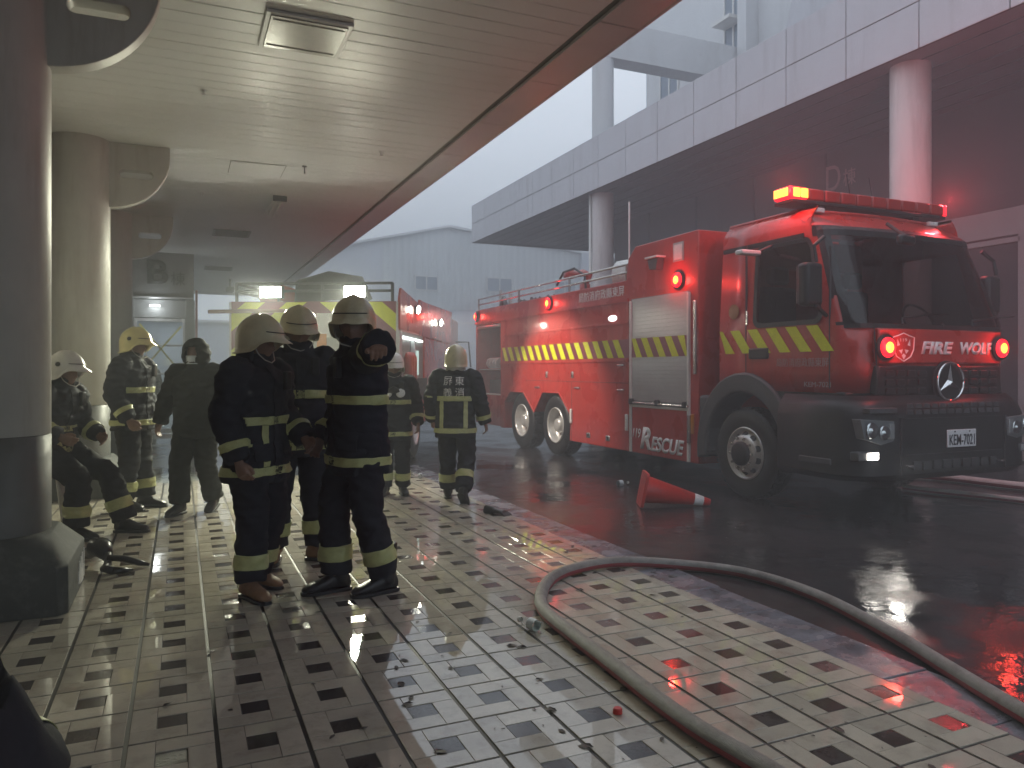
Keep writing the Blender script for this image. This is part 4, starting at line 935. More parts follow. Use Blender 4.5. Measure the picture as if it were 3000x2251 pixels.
def boot(parent, an, toe, m, sole=True, pitch=0):
    """boot with ankle joint an; toe = horizontal unit direction; pitch lifts the heel"""
    an = Vector(an); t = Vector((toe[0], toe[1], 0)).normalized(); w = Vector((t.y, -t.x, 0)); z = Vector((0, 0, 1))
    f = (t*cos(pitch)-z*sin(pitch)); u = (z*cos(pitch)+t*sin(pitch)); base = an-u*.085
    mb = MB(); rings = []
    for a, hw, h0, h1 in ((-.085, .030, .022, .080), (-.065, .040, .016, .115), (-.02, .043, .016, .125), (.03, .043, .016, .115), (.08, .047, .016, .092), (.13, .050, .016, .074), (.17, .046, .016, .062), (.20, .032, .018, .046), (.212, .014, .022, .036)):
        c = base+f*a; rings.append([c+w*hw*math.copysign(abs(cos(q))**.8, cos(q))+u*((h0+h1)/2+(h1-h0)/2*math.copysign(abs(sin(q))**.75, sin(q))) for q in [2*pi*i/16 for i in range(16)]])
    mb.loft(rings); mb.tube([base+u*.06-f*.02, base+u*.16-f*.022, base+u*.30-f*.02], [(.05, .055), (.052, .058), (.062, .068)], 16)
    me = remesh(mb, 'boot', .008, 3); me.materials.append(M[m]); o = link(bpy.data.objects.new('boot', me), parent)
    out = [(-.092, .030), (-.07, .042), (-.02, .046), (.05, .046), (.10, .052), (.15, .051), (.19, .040), (.215, .018)]
    pts = [base+f*a+w*b for a, b in out]+[base+f*a-w*b for a, b in out[::-1]]
    MB().loft([[p for p in pts], [p+u*.022 for p in pts]]).build('sole', 'rubber' if m != 'boot_tan' else 'boot_black', o, bevel=.004)
    return o
def helmet(parent, c, R, m, badge=True, cape=None, lamp_=False, s=1.0):
    """c = skull centre, R = head rotation matrix (local +Y is forward)"""
    n, N = 40, 12; rows = []; a_, c_, b_ = .130*s, .158*s, .152*s
    def rim(f):
        k = [(-1, -.105), (-.5, -.10), (-.05, -.085), (.25, -.07), (.5, -.01), (.72, .012), (1, .018)]
        for (a0, v0), (a1, v1) in zip(k, k[1:]):
            if f <= a1: return (v0+(v1-v0)*max(0, f-a0)/(a1-a0))*s
        return .018*s
    outer = []
    for i in range(N+1):
        row = []
        for k in range(n):
            az = 2*pi*k/n; f = cos(az); zr = rim(f); pm_ = acos(min(1, max(0, zr/b_))) if zr > 0 else pi/2+(-zr)/(.1*s)*.6
            p = pm_*i/N
            if p <= pi/2: q = Vector((a_*sin(p)*sin(az), c_*sin(p)*cos(az), b_*cos(p)))
            else: e = (p-pi/2)/.6*.1*s; q = Vector((a_*sin(az), c_*cos(az), -e))*1.0; q.x *= 1-e*.6; q.y *= 1-e*.5
            q.z += .008*s*math.exp(-(q.x/.018)**2)*(1 if q.z > 0 else 0)
            row.append(q)
        outer.append(row)
    lip = []
    for k, q in enumerate(outer[-1]):
        az = 2*pi*k/n; f = cos(az); e = .010+.050*max(0, f)**2+.008*max(0, -f)
        lip.append(q+Vector((sin(az)*e, cos(az)*e, -.008-.026*max(0, f)**2)))
    lip2 = [q+Vector((0, 0, -.006)) for q in lip]; inn = [Vector((q.x*.93, q.y*.93, q.z-.002)) for q in outer[-1]]; top = [Vector((q.x*.9, q.y*.9, q.z*.9)) for q in outer[N//2]]
    T_ = lambda r: [Vector(c)+R @ q for q in r]
    H = MB().loft([T_(r) for r in outer[1:]+[lip, lip2, inn, top]], cap=True).build('helmet', m, parent, smooth=True)
    P = lambda x, y, z: Vector(c)+R @ Vector((x*s, y*s, z*s))
    for sg in (-1, 1):
        if badge:
            MB().lathe([(0, .020), (.006, .019), (.007, 0)], P(sg*.127, .02, .035), R @ Vector((sg, .1, .3)), 18).build('badge', 'black_plastic', H)
        MB().tube([P(sg*.112, .03, -.05), P(sg*.095, .055, -.10), P(sg*.06, .085, -.135), P(0, .10, -.15)], .004, 6).build('chin_strap', 'cape_grey', H)
    MB().tube([P(.126*sin(q), .153*cos(q)+.002, .045) for q in [radians(-52+104*i/12) for i in range(13)]], .0035, 6).build('trim_line', 'black_plastic', H)
    if cape:
        rr = []
        for z, e in ((-.03, 1.0), (-.09, .93), (-.15, .98)):
            rr.append([P(.112*e*sin(q), .140*e*cos(q)-.01, z+.008*sin(q*7)) for q in [radians(75+210*i/20) for i in range(21)]])
        g = MB().loft(rr, cap=False, closed=False).build('neck_cape', cape, H, smooth=True); sd = g.modifiers.new('solid', 'SOLIDIFY'); sd.thickness = .006
    return H
def rotm(yaw=0, pitch=0, roll=0):
    """yaw left+, pitch down+, roll"""
    return (Matrix.Rotation(yaw, 3, 'Z') @ Matrix.Rotation(-pitch, 3, 'X') @ Matrix.Rotation(roll, 3, 'Y'))
BASE = dict(pel=(0, 0, .95), wai=(0, .0, 1.10), che=(0, .0, 1.30), nec=(0, -.01, 1.47), hed=(0, .02, 1.60),
            shR=(.185, 0, 1.415), shL=(-.185, 0, 1.415), elR=(.255, -.03, 1.14), elL=(-.255, -.03, 1.14), wrR=(.275, .06, .89), wrL=(-.275, .06, .89),
            hpR=(.095, 0, .92), hpL=(-.095, 0, .92), knR=(.105, .03, .50), knL=(-.105, .03, .50), anR=(.11, -.01, .085), anL=(-.11, -.01, .085))
def person(loc, face, height, pose, label, coat='coat_navy', tro='trouser_navy', boots='boot_black', hel='helmet_cream', head=(0, 0, 0), toes=((.25, 1), (-.25, 1)), bpitch=(0, 0),
           tapes='front', hands=({}, {}), hem=.74, cape=None, hood=False, bulk=1.0, seed=1, mask=False, group='firefighters and helpers', collar=True, skirt_tilt=0, back_text=False, sitting=False, cat='person', longcuff='', badge=False):
    """face: world direction the chest faces"""
    rz = atan2(-face[0], face[1]); t = empty('person', (loc[0], loc[1], loc[2] if len(loc) > 2 else 0), rz, label, cat, group)
    k = height/1.81; t.scale = (k, k, k)
    J = {q: Vector(v) for q, v in BASE.items()}; J.update({q: Vector(v) for q, v in pose.items()})
    HR = rotm(*[radians(a) for a in head])
    # body, one continuous skin
    b = MB()
    b.loft([sect(J['pel']+Vector((0, 0, -.06)), .13, .10), sect(J['pel']+Vector((0, 0, .02)), .16, .11), sect(J['wai'], .14, .10), sect(J['che'], .165, .115), sect(J['che'].lerp(J['nec'], .6), .15, .10), sect(J['nec'], .07, .07)])
    limb(b, [J['nec']+Vector((0, 0, -.05)), J['nec'].lerp(J['hed'], .5), J['hed']+Vector((0, -.015, -.02))], [.062, .056, .05])
    hd = MB(); ico = bmesh.new(); bmesh.ops.create_icosphere(ico, subdivisions=4, radius=1)
    for v in ico.verts:
        x, y, z = v.co; w = .076 if z > -.1 else .076*(1-.38*min(1, (-z-.1)/.9)); yy = y*.097 if y < 0 else y*.090
        zz = z*.120; p = Vector((x*w, yy-(.02*max(0, -z-.2) if y < 0 else 0)*-1, zz))
        if y > 0:
            p.y += .012*math.exp(-((z+.85)/.25)**2)*max(0, y)                                     # chin
            p.y += .026*math.exp(-(x/.16)**2)*math.exp(-((z+.22)/.18)**2)*max(0, y)               # nose
            p.y -= .010*(math.exp(-((x-.38)/.17)**2)+math.exp(-((x+.38)/.17)**2))*math.exp(-((z-.02)/.12)**2)*y   # eye hollows
            p.y += .007*math.exp(-(x/.3)**2)*math.exp(-((z+.52)/.07)**2)*y; p.y -= .006*math.exp(-(x/.25)**2)*math.exp(-((z+.57)/.03)**2)*y
        v.co = J['hed']+HR @ p
    ico.verts.index_update(); b.add([v.co.copy() for v in ico.verts], [[v.index for v in f.verts] for f in ico.faces]); ico.free()
    for sg in (-1, 1): limb(b, [J['hed']+HR @ Vector((sg*.070, -.01, -.03)), J['hed']+HR @ Vector((sg*.086, -.02, .0)), J['hed']+HR @ Vector((sg*.082, -.018, .026))], [.010, .013, .010], 3, 8)
    hd_ = {}
    for s_, sg in (('R', 1), ('L', -1)):
        limb(b, [J['sh'+s_], J['el'+s_], J['wr'+s_]], [.055, .045, .028]); limb(b, [J['hp'+s_], J['kn'+s_], J['an'+s_]], [.085, .058, .042])
        hp_ = hands[0 if s_ == 'R' else 1]; fa = (J['wr'+s_]-J['el'+s_]).normalized()
        hand(b, J['wr'+s_], hp_.get('d', fa+Vector((0, .05, -.1))), hp_.get('palm', (-sg, 0, .1)), hp_.get('thumb', (0, 1, 0)), hp_.get('curl', .55), hp_.get('point', False), 1.0)
    me = remesh(b, 'body', .006, 2, dec=.28); me.materials.append(M['skin']); B = link(bpy.data.objects.new('body', me), t)
    for sg in (-1, 1):
        p = J['hed']+HR @ Vector((sg*.030, .070, .004)); MB().lathe([(-.010, 0), (-.006, .007), (0, .009), (.004, .007), (.006, 0)], p, HR @ Vector((0, 1, 0)), 12).build('eye', 'hair', B, smooth=True)
    # trousers
    tr = MB(); fw = Vector((0, 1, 0))
    if sitting: tr.loft([sect(J['pel']+Vector((0, -.02, -.10)), .18, .15), sect(J['pel']+Vector((0, 0, .02)), .19, .15), sect(J['wai'], .17, .13)])
    else: tr.loft([sect(J['pel']+Vector((0, 0, -.10)), .17*bulk, .125), sect(J['pel']+Vector((0, 0, .02)), .185*bulk, .13), sect(J['wai'], .17*bulk, .125)])
    for s_ in 'RL':
        a, kk, h = J['hp'+s_], J['kn'+s_], J['an'+s_]; e = h+Vector((0, 0, .03))
        limb(tr, [a+Vector((0, 0, .05)), a.lerp(kk, .5), kk, kk.lerp(e, .5), e], [.112, .104*bulk, .090*bulk, .087*bulk, .088*bulk], 5, 18)
    me = remesh(tr, 'trousers', .011, 3, .015, (8, 8, 13), seed=seed+9); me.materials.append(M[tro]); TR = link(bpy.data.objects.new('trousers', me), t); trm = me
    for i, s_ in enumerate('RL'): boot(t, J['an'+s_], toes[i], boots, pitch=bpitch[i])
    # coat
    c = MB(); w = bulk; hz_ = hem
    hipc = J['pel']+Vector((0, .0, hz_-.95)) if not sitting else J['pel']+Vector((0, .02, -.10))
    c.loft([sect(hipc, .212*w, .165), sect(hipc.lerp(J['wai'], .3), .214*w, .162), sect(J['wai'], .202*w, .148), sect(J['che']+Vector((0, 0, -.04)), .210*w, .154), sect(J['che']+Vector((0, 0, .06)), .215*w, .150), sect(J['che'].lerp(J['nec'], .72), .165*w, .115), sect(J['nec']+Vector((0, 0, -.01)), .092, .092)])
    if collar: c.loft([sect(J['nec']+Vector((0, -.005, -.05)), .098, .098), sect(J['nec']+Vector((0, 0, .03)), .088, .092), sect(J['nec']+Vector((0, .004, .062)), .092, .098)])
    for s_ in 'RL':
        a, e, h = J['sh'+s_], J['el'+s_], J['wr'+s_]
        limb(c, [a.lerp(J['nec'], .42)+Vector((0, 0, -.045)), a+Vector((0, 0, -.01)), a.lerp(e, .5), e, e.lerp(h, .5), h-(h-e).normalized()*.0], [.075, .098*w, .090*w, .080*w, .075, .068], 4, 18)
        if s_ == longcuff: d_ = (h-e).normalized(); c.tube([h-d_*.10, h+d_*.055], [.074, .082], 20)
    if hood:
        hc = J['hed']+Vector((0, -.02, .0)); hm = MB()
        rr = []
        for i in range(9):
            p = pi*.06+pi*.80*i/8; rr.append([hc+HR @ Vector((.130*sin(p)*cos(q), .148*sin(p)*sin(q), .160*cos(p))) for q in [2*pi*z_/24 for z_ in range(24)]])
        c.loft(rr)
    me = remesh(c, 'coat', .0105, 3, .016, (8, 8, 14), seed=seed); me.materials.append(M[coat])
    if hood:   # face opening
        bm = bmesh.new(); bm.from_mesh(me); ctr = J['hed']+HR @ Vector((0, .135, -.005))
        bmesh.ops.delete(bm, geom=[f for f in bm.faces if ((HR.inverted() @ (f.calc_center_median()-ctr)) * Vector((1, 1, 1))).length < .070 or (abs((HR.inverted() @ (f.calc_center_median()-ctr)).x) < .052 and abs((HR.inverted() @ (f.calc_center_median()-ctr)).z) < .075 and (HR.inverted() @ (f.calc_center_median()-ctr)).y > -.07)], context='FACES'); bm.to_mesh(me); bm.free(); me.shade_smooth()
    CO = link(bpy.data.objects.new('coat', me), t)
    def notarm(p):
        return all(min(seg_dist(p, J['sh'+s_].lerp(J['el'+s_], .3), J['el'+s_]), seg_dist(p, J['el'+s_], J['wr'+s_])) > .100*w for s_ in 'RL')
    def nearfa(p, s_): return seg_dist(p, J['el'+s_], J['wr'+s_]) < .105 and (notarm(p) is False)
    if not hood:
        zf = hipc.z+.01
        cutband(me, [((-.028, 0, 0), (1, 0, 0)), ((.032, 0, 0), (-1, 0, 0)), ((0, 0, zf), (0, 0, 1)), ((0, 0, J['nec'].z-.02), (0, 0, -1))], lambda p, nn: notarm(p) and nn.y > .3, 'storm_flap', coat, CO, .006)
        for x in (-.115, .115):
            cutband(me, [((x-.062, 0, 0), (1, 0, 0)), ((x+.062, 0, 0), (-1, 0, 0)), ((0, 0, zf+.13), (0, 0, 1)), ((0, 0, zf+.24), (0, 0, -1))], lambda p, nn: notarm(p) and nn.y > .25, 'pocket', coat, CO, .012)
        if tapes: box('radio', 'black_plastic', CO, -.125, -.070, J['che'].y+.150, J['che'].y+.185, J['che'].z+.0, J['che'].z+.12, bevel=.008)
    if tapes:
        tilt = Vector((0, 0, 1))
        zc = J['che'].z-.13; zb = hipc.z+.075
        if tapes in ('front', 'both', 'back', 'pocket'):
            for zz in ((zc, zb) if tapes != 'pocket' else (zb, zc-.06)):
                base_ = Vector((0, 0, zz)); kp = (lambda p, nn: notarm(p)) if tapes != 'pocket' or zz == zb else (lambda p, nn: notarm(p) and nn.y > .2)
                cutband(me, [(base_-Vector((0, 0, .027)), (0, 0, 1)), (base_+Vector((0, 0, .027)), (0, 0, -1))], kp, 'reflective_tape', 'tape', CO)
        if tapes == 'back':
            for x in (-.135, .135): cutband(me, [((x-.022, 0, 0), (1, 0, 0)), ((x+.022, 0, 0), (-1, 0, 0)), ((0, 0, zb+.03), (0, 0, 1)), ((0, 0, zc-.03), (0, 0, -1))], lambda p, nn: notarm(p) and nn.y < -.3, 'reflective_tape', 'tape', CO)
        if tapes in ('pocket', 'front'):
            for x in ((.10,) if tapes == 'pocket' else (.03,)): cutband(me, [((x-.022, 0, 0), (1, 0, 0)), ((x+.022, 0, 0), (-1, 0, 0)), ((0, 0, zb+.03), (0, 0, 1)), ((0, 0, zc-.09), (0, 0, -1))], lambda p, nn: notarm(p) and nn.y > .3, 'reflective_tape', 'tape', CO)
        for s_ in 'RL':
            e, h = J['el'+s_], J['wr'+s_]; d_ = (h-e).normalized(); q = e.lerp(h, .70)
            cutband(me, [(q-d_*.024, d_), (q+d_*.024, -d_)], lambda p, nn, s_=s_, q=q: (p-q).length < .105, 'reflective_tape', 'tape', CO)
            kk, an = J['kn'+s_], J['an'+s_]; d2 = (an-kk).normalized(); q2 = kk.lerp(an, .62)
            cutband(trm, [(q2-d2*.046, d2), (q2+d2*.046, -d2)], lambda p, nn, q2=q2: (p-q2).length < .14 and (p-q2).length <= min((p-J['kn'+o_].lerp(J['an'+o_], .62)).length for o_ in 'RL')+1e-6, 'reflective_tape', 'tape', TR)
    if back_text:
        for i, ch in enumerate('屏東義消'):
            bx = -.115+.135*(i % 2); bz = J['che'].z+.02 - .13*(i//2)
            tx = text('back_lettering', ch, 'letter_white', CO, (0, 0, 0), (1, 0, 0), (0, 0, 1), .10, .10, .002)
            # wrap on to the back of the coat
            from mathutils.bvhtree import BVHTree
            bv = BVHTree.FromPolygons([v.co.copy() for v in me.vertices], [tuple(p_.vertices) for p_ in me.polygons])
            for v in tx.data.vertices:
                X_, Z_ = v.co.x+bx, v.co.z+bz; hit = bv.ray_cast(Vector((X_, -1, Z_)), Vector((0, 1, 0)))
                v.co = Vector((X_, (hit[0].y if hit[0] else -.15)-.004-(.002 if v.co.y < -.0005 else 0), Z_))
    if hel: helmet(t, J['hed']+HR @ Vector((0, -.005, .034)), HR, hel, cape=cape, badge=badge)
    elif not hood:
        ic = MB(); ic.loft([[J['hed']+HR @ Vector((.083*sin(p)*cos(q), -.012+.106*sin(p)*sin(q), .012+.125*cos(p))) for q in [2*pi*z_/24 for z_ in range(24)]] for p in [.1+1.45*i/8 for i in range(9)]]); ic.build('hair', 'hair', B, smooth=True)
    if mask:
        rr = []
        for z_ in (.0, -.03, -.06, -.085): rr.append([J['hed']+HR @ Vector((.072*sin(q), .040+.072*cos(q)*(1.08 if z_ == -.03 else 1.0), z_-.018)) for q in [radians(-80+160*i/14) for i in range(15)]])
        g = MB().loft(rr, cap=False, closed=False).build('face_mask', 'mask_white', B, smooth=True); sd = g.modifiers.new('solid', 'SOLIDIFY'); sd.thickness = .004
    return t, J, CO
CR = Vector((.916, -.401, 0)); CT = Vector((-.401, -.916, 0))      # camera right, towards camera
def fdir(r, t): v = CR*r+CT*t; return (v.x, v.y)
# 4 standing group in front, left one
person((.44, 5.03), fdir(.93, .36), 1.775, dict(hed=(.0, .03, 1.60), anR=(.13, .06, .085), anL=(-.12, -.09, .085), knR=(.12, .07, .5), wrR=(.27, .09, .88), elR=(.265, -.02, 1.14), wrL=(-.18, .24, .98), elL=(-.265, .0, 1.15)),
       'firefighter in tan boots and cream helmet standing in profile, leftmost of the huddled three', boots='boot_tan', tapes='pocket', toes=((.35, 1), (.1, 1)), head=(10, 6, 0), seed=2, bulk=1.06, cape='coat_navy', hem=.72)
# 5 half hidden between
person((.80, 5.76), fdir(.35, .93), 1.90, dict(anR=(.16, -.02, .085), knR=(.14, .03, .5), anL=(-.13, .06, .085)), 'firefighter half hidden between the two front men of the huddle', boots='boot_tan', tapes='front', toes=((.2, 1), (-.9, .5)), head=(5, 12, 0), seed=3, hem=.74)
# 6 pointing
person((1.02, 4.78), fdir(-.80, .60), 1.885, dict(pel=(.02, -.02, .95), wai=(.01, -.01, 1.10), che=(-.01, .0, 1.30), nec=(-.04, .01, 1.475), hed=(-.05, .04, 1.605), shL=(-.20, .03, 1.43), shR=(.155, -.01, 1.40), elL=(-.45, .13, 1.44), wrL=(-.70, .215, 1.46), wrR=(.24, .12, .92), elR=(.25, -.04, 1.13),
       anR=(.09, .09, .085), anL=(-.11, -.13, .085), knR=(.10, .10, .5), knL=(-.11, -.02, .5)),
       'tall firefighter in black boots pointing with a raised sleeve towards the camera', tapes='both', head=(52, 4, 0), toes=((.1, 1), (.0, 1)), hands=({}, dict(curl=1.3, palm=(0, 0, -1), thumb=(1, 0, 0))), seed=4, longcuff='L', bulk=1.0, hem=.73)
# 7 with respirator
p7, J7, C7 = person((2.20, 8.33), fdir(.1, 1), 1.62, dict(elL=(-.27, -.03, 1.14), wrL=(-.30, .1, .90), anL=(-.11, -.05, .085)), 'firefighter with two white respirator filters on the chest beside the rescue truck', hel='helmet_white', tapes='both', head=(5, 8, 0), seed=5, hem=.70)
for sg in (-1, 1): MB().lathe([(-.02, .035), (.0, .055), (.03, .055), (.036, .045), (.036, 0)], (sg*.075-.01, .165, 1.28), (sg*.35, 1, .1), 18).build('respirator_filter', 'white_plastic', C7, smooth=True)
MB().tube([(-.06, .17, 1.30), (-.01, .21, 1.33), (.05, .17, 1.30)], .04, 12).build('respirator', 'black_plastic', C7, smooth=True)
# 8 walking away
person((2.72, 7.73), fdir(.08, -1), 1.70, dict(anR=(.13, -.27, .14), knR=(.125, .06, .50), anL=(-.11, .14, .085), knL=(-.11, .12, .5), wrR=(.34, .02, .89), elR=(.29, -.04, 1.14), wrL=(-.30, .14, .92), elL=(-.28, -.02, 1.15)),
       'firefighter walking away with white characters and a yellow square on the back', hel='helmet_cream', tapes='back', head=(6, 2, 0), toes=((.15, 1), (-.15, 1)), bpitch=(radians(38), 0), cape='cape_grey', seed=6, bulk=1.06, hem=.73, back_text=True)
# 2 profile at the second column
person((-.44, 8.56), fdir(1, .10), 1.86, dict(wrR=(.26, .12, .90), elR=(.265, -.03, 1.14), anL=(-.11, .07, .085), hed=(0, .035, 1.60), anR=(.10, -.02, .085)), 'firefighter in a yellow helmet standing in profile by the second column', badge=True, hel='helmet_yellow', tapes='both', toes=((.1, 1), (-.1, 1)), head=(-4, 4, 0), seed=7, hem=.78)
# 3 hooded man
person((.15, 8.15), fdir(-.05, 1), 1.765, dict(elR=(.31, .0, 1.15), wrR=(.36, .05, .90), elL=(-.29, -.02, 1.15), wrL=(-.34, .03, .92), anR=(.10, .16, .085), knR=(.11, .13, .5), anL=(-.12, -.12, .10), knL=(-.11, .04, .5), hed=(0, .03, 1.60)),
       'man in a dark hooded raincoat and face mask walking towards the camera', coat='coat_olive', tro='coat_olive', hel=None, hood=True, tapes=None, mask=True, toes=((.1, 1), (-.1, 1)), bpitch=(0, radians(12)), seed=8, bulk=1.08, hem=.76)
# 1 perched by the first column
person((-.93, 7.45), fdir(1, .12), 1.80, dict(pel=(0, -.12, .76), wai=(0, -.10, .91), che=(0, -.04, 1.10), nec=(0, .0, 1.27), hed=(0, .05, 1.39), shR=(.19, -.02, 1.215), shL=(-.19, -.02, 1.215), elR=(.27, -.08, .96), elL=(-.26, .0, .95), wrR=(.22, .15, .86), wrL=(-.20, .20, .84),
       hpR=(.10, -.12, .74), hpL=(-.10, -.12, .74), knR=(.17, .28, .50), knL=(-.15, .33, .50), anR=(.17, .27, .085), anL=(-.16, .48, .085)), 'firefighter in a white helmet perched on a stool behind the nearest column', badge=True, hel='helmet_white', tapes='pocket', toes=((.1, 1), (-.1, 1)), head=(0, 4, 0), sitting=True, seed=10, bulk=1.05)
# 9 far figure
person((-.72, 20.6), fdir(.2, 1), 1.72, {}, 'dim figure standing beyond the taped glass door', coat='coat_olive', hel=None, tapes=None, seed=11)
# ------------------------------------------------------------------ things lying about
def hose(name, pts, r, label, zroad=True, grp=None, jk='hose_jacket'):
    P = crom([(x, y, (.0 if x < 2.95 else -.016 if x < 3.24 else -.03)+r+.001) for x, y in pts], 12)
    # soften the step at the kerb
    for _ in range(6): P = [P[0]]+[P[i-1].lerp(P[i+1], .5).lerp(P[i], .5) for i in range(1, len(P)-1)]+[P[-1]]
    P = [p+Vector((noise.noise(p*1.7)*.006, noise.noise(p*1.7+Vector((9, 3, 1)))*.006, 0)) for p in P]
    t = empty(name, P[len(P)//2], 0, label, 'hose', grp); org(P[len(P)//2])
    MB().tube(P, [(r, r*.97)]*len(P), 22).build('jacket', jk, t, smooth=True)
    for sg in (-1, 1):
        rows = []
        for i, p in enumerate(P):
            d_ = (P[min(i+1, len(P)-1)]-P[max(i-1, 0)]).normalized(); s_ = d_.cross(Vector((0, 0, 1))).normalized()*sg
            rows.append([p+(s_*cos(a)+Vector((0, 0, 1))*sin(a))*(r*1.02+.0008) for a in [radians(q) for q in (-42, -30, -18, -6, 4)]])
        MB().loft(rows, cap=False, closed=False).build('stripe', 'hose_stripe', t, smooth=True)
    return t
hose('fire_hose', [(1.95, .9), (1.88, 1.45), (1.83, 2.03), (1.80, 2.37), (1.82, 2.85), (1.85, 3.44), (1.89, 3.85), (2.01, 4.15), (2.25, 4.46), (2.54, 4.61), (2.87, 4.62), (3.29, 4.47), (3.56, 4.10), (3.60, 3.52), (3.45, 2.90), (3.26, 2.37), (3.10, 1.96), (2.95, 1.4), (2.9, .8)], .038, 'grey fire hose with a red stripe looping from the pavement over the kerb')
hose('fire_hose', [(8.70, 7.2), (8.95, 6.85), (9.05, 6.5), (9.10, 6.1), (9.20, 5.7), (9.5, 4.6), (9.9, 3.4)], .05, 'pale fire hose lying in front of the parked fire engine, farther strand', jk='hose_pale')
hose('fire_hose', [(7.9, 6.4), (7.95, 6.1), (8.10, 5.72), (8.26, 5.2), (8.45, 4.4), (8.6, 3.6)], .035, 'thin pale hose lying in front of the parked fire engine, nearer strand', jk='hose_pale')
org((0, 0, 0))
# toppled cone
a = Vector((4.47, 6.76, .150)); b = Vector((5.10, 6.46, .012)); ax = (b-a).normalized(); L = (b-a).length
t = empty('traffic_cone', (4.7, 6.6, -.03), 0, 'red traffic cone with a white band lying on its side in the road', 'cone'); org((4.7, 6.6, -.03))
MB().lathe([(0, .150), (.02, .145), (L*.76, .062), (L*.76, .058)], a, ax, 32).build('cone_body', 'cone_red', t, smooth=True)
MB().lathe([(L*.755, .063), (L*.90, .046), (L*.90, .042)], a, ax, 32).build('white_band', 'cone_white', t, smooth=True)
MB().lathe([(L*.895, .047), (L, .034), (L, 0)], a, ax, 24).build('cone_tip', 'cone_red', t, smooth=True)
u = ax.cross(Vector((0, 0, 1))).normalized(); w = u.cross(ax).normalized()
rot = radians(0); sq = rrect(-.182, .182, -.182, .182, .04)
MB().loft([[a-ax*.02+u*p+w*q for p, q in sq], [a+ax*.012+u*p+w*q for p, q in sq]]).build('cone_foot', 'cone_red', t, bevel=.004)
org((0, 0, 0))
def bottle(c, d, label, L=.21, r=.031, cap='white_plastic'):
    c = Vector(c); d = Vector(d).normalized(); t = empty('plastic_bottle', c, 0, label, 'bottle', 'empty plastic bottles'); org(c)
    MB().lathe([(0, 0), (.004, r*.7), (.015, r), (.05, r*.95), (.06, r), (.09, r*.95), (.10, r), (L*.66, r*.97), (L*.76, r*.8), (L*.86, r*.42), (L*.93, r*.40)], c-d*L*.5, d, 24).build('bottle_wall', 'bottle_glass', t, smooth=True)
    MB().lathe([(L*.92, r*.46), (L, r*.46), (L, 0)], c-d*L*.5, d, 16).build('bottle_cap', cap, t)
    MB().lathe([(L*.30, r*1.01), (L*.56, r*1.01)], c-d*L*.5, d, 24).build('bottle_label', 'mask_white', t, smooth=True); org((0, 0, 0))
bottle((1.735, 3.70, .033), (-.25, .9, 0), 'crushed clear bottle lying against the grey fire hose')
bottle((5.0, 8.05, .003), (.9, .1, 0), 'clear bottle lying in the road left of the toppled cone', .23, .036)
bottle((2.70, 9.58, .033), (.8, .3, 0), 'left clear bottle lying by the rescue truck wheel'); bottle((2.86, 9.50, .033), (.3, .9, 0), 'right clear bottle lying by the rescue truck wheel')
t = MB().lathe([(0, 0), (0, .020), (.018, .019), (.022, .015), (.022, 0)], (1.635, 2.66, .001), (0, 0, 1), 20).build('bottle_cap', 'cone_red', None); tag(t, 'small red plastic cap on the tiles near the hose', 'cap')
# black glove at the kerb
g = MB(); hand(g, (2.80, 6.84, .03), (.5, -.8, 0), (0, 0, -1), (1, .3, 0), .35, False, 1.25); limb(g, [(2.80, 6.84, .03), (2.75, 6.92, .035)], [.04, .05])
me = remesh(g, 'glove', .008, 2); me.materials.append(M['boot_black']); o = link(bpy.data.objects.new('glove', me)); tag(o, 'black glove dropped at the edge of the tiled pavement', 'glove')
# breathing gear by the column foot
t = empty('breathing_mask', (-.50, 6.0, 0), 0, 'black breathing mask and straps dropped beside the nearest column base', 'mask'); org((-.50, 6.0, 0))
MB().tube([(-.60, 6.24, .07), (-.555, 6.19, .13), (-.50, 6.12, .12), (-.47, 6.05, .08)], [.035, .068, .065, .035], 16).build('mask_shell', 'boot_black', t, smooth=True)
MB().lathe([(0, .062), (.015, .055), (.028, .03), (.032, 0)], (-.505, 6.13, .155), (.4, -.5, .75), 22).build('visor', 'cab_glass', t, smooth=True)
MB().tube([(-.47, 6.05, .10), (-.46, 5.96, .05), (-.48, 5.86, .045), (-.42, 5.80, .04)], [.026, .024, .024, .028], 12).build('breathing_tube', 'boot_black', t, smooth=True)
MB().tube([(-.42, 5.80, .04), (-.36, 5.83, .025), (-.30, 5.86, .02)], [.026, .022, .010], 10).build('strap', 'boot_black', t, smooth=True)
MB().tube([(-.47, 5.98, .09), (-.36, 6.0, .07), (-.27, 5.99, .035), (-.20, 5.98, .015)], [.02, .024, .022, .010], 10).build('strap', 'boot_black', t, smooth=True)
org((0, 0, 0))
# stool under the perched firefighter
t = empty('stool', (-1.05, 7.47, 0), 0, 'white plastic stool under the perched firefighter', 'stool'); org((-1.05, 7.47, 0))
MB().lathe([(.55, 0), (.55, .17), (.58, .18), (.605, .175), (.61, .15), (.61, 0)], (-1.05, 7.47, 0), (0, 0, 1), 28).build('seat', 'white_plastic', t, smooth=False)
for sx in (-1, 1):
    for sy in (-1, 1): MB().tube([(-1.05+sx*.11, 7.47+sy*.11, .56), (-1.05+sx*.18, 7.47+sy*.18, 0)], [.028, .024], 8).build('leg', 'white_plastic', t, smooth=True)
org((0, 0, 0))
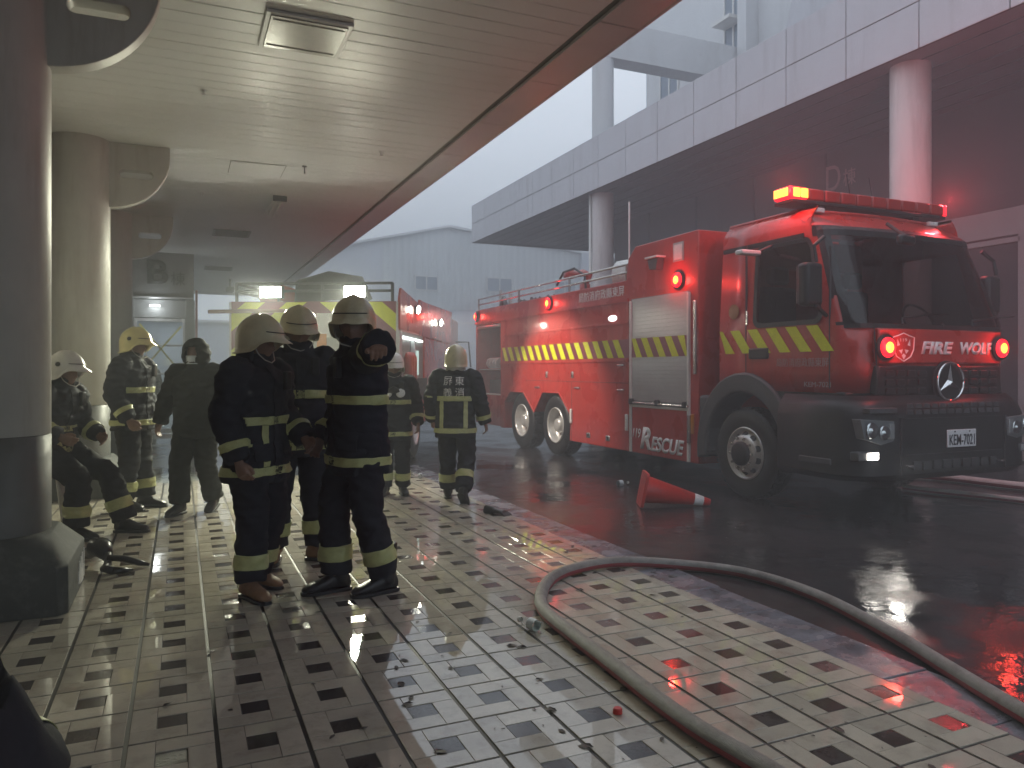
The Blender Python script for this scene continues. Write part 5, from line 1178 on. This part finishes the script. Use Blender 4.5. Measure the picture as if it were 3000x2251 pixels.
# slumped turnout coat in the corner: a crumpled sheet of cloth
NR, NT = 46, 96; hm = MB(); rings = []
for i in range(NR+1):
    q = i/NR; ring = []
    for k in range(NT):
        a = 2*pi*k/NT; R_ = .62+.16*noise.noise(Vector((cos(a)*1.6, sin(a)*1.6, 4)))+.05*noise.noise(Vector((cos(a)*6, sin(a)*6, 7))); ex = (.92 if cos(a) > 0 else 1.0)
        x = -1.02+cos(a)*R_*q*ex; y = 3.08+sin(a)*R_*q*1.15; e = 1-q*q
        rg = 1-abs(noise.noise(Vector((x*4.5+y*1.5, y*2.4, 3)))*2.0); rg2 = 1-abs(noise.noise(Vector((x*10, y*6+x*3, 8)))*2.0)
        z = .004+.42*e**.75+min(1, 3*e)*(.19*(rg-.5)+.06*(rg2-.5))+(.035*min(1, 6*(1-q)) if q < 1 else 0)
        ring.append((x, y, max(.003, z)))
    rings.append(ring)
hm.loft(rings[1:], cap=False); hm.add(rings[1], [tuple(range(NT))]); hm.add([(p[0], p[1], .002) for p in rings[-1]], [])
t = hm.build('turnout_coat', 'coat_navy', smooth=True); tag(t, 'dark turnout coat with yellow tape slumped in the bottom left corner', 'coat')
cutband(t.data, [((-.70, 3.20, 0), (.45, -.9, 0)), ((-.675, 3.15, 0), (-.45, .9, 0))], lambda p, nn: p.x > -.84 and p.z > .03, 'reflective_tape', 'tape', t, .004)
# wet leaves and grit on the ground
lf = MB()
spots = [(1.35, 3.0), (1.5, 2.6), (1.6, 2.45), (1.2, 2.7), (1.1, 3.3), (2.2, 2.3), (2.1, 2.0), (.75, 2.6), (.45, 3.4), (1.55, 3.5), (2.45, 2.8), (1.9, 2.9), (2.55, 3.9), (3.05, 4.3), (3.0, 5.3), (2.98, 6.1)]
for k in range(150):
    if k < 90: s0 = random.choice(spots); x, y = s0[0]+random.gauss(0, .16), s0[1]+random.gauss(0, .2)
    else: x, y = random.uniform(-.3, 2.9), random.uniform(2, 9)
    a = random.uniform(0, 2*pi); l = random.choice((.006, .008, .010, .014, .022, .03)); w = l*random.uniform(.25, .6); z = .0022
    if x > 2.94: z = -.012
    d = Vector((cos(a), sin(a), 0)); s_ = Vector((-sin(a), cos(a), 0)); c_ = Vector((x, y, z)); zz = Vector((0, 0, l*random.uniform(.05, .3)))
    lf.add([c_-d*l, c_-d*l*.3+s_*w+zz*.5, c_+d*l*.5+s_*w*.8+zz, c_+d*l, c_+d*l*.4-s_*w*.8+zz*.7, c_-d*l*.3-s_*w+zz*.2], [(0, 1, 2, 3, 4, 5)])
tag(lf.build('leaf_litter', 'debris'), 'scattered wet leaf bits and grit on the tiles', kind='stuff')
# ------------------------------------------------------------------ smoke and drizzle in the air
hz = MB().box(-22, 40, -14, 76, -1.1, 16).build('haze', 'grout'); tag(hz, 'thin grey smoke haze hanging over the whole yard', kind='stuff')
m = bpy.data.materials.new('haze'); m.use_nodes = True; n = m.node_tree.nodes; n.remove(n['Principled BSDF'])
v = n.new('ShaderNodeVolumePrincipled'); v.inputs['Color'].default_value = (.86, .90, .95, 1); v.inputs['Density'].default_value = .026; v.inputs['Anisotropy'].default_value = .0
m.node_tree.links.new(v.outputs[0], n['Material Output'].inputs['Volume']); hz.data.materials.clear(); hz.data.materials.append(m)
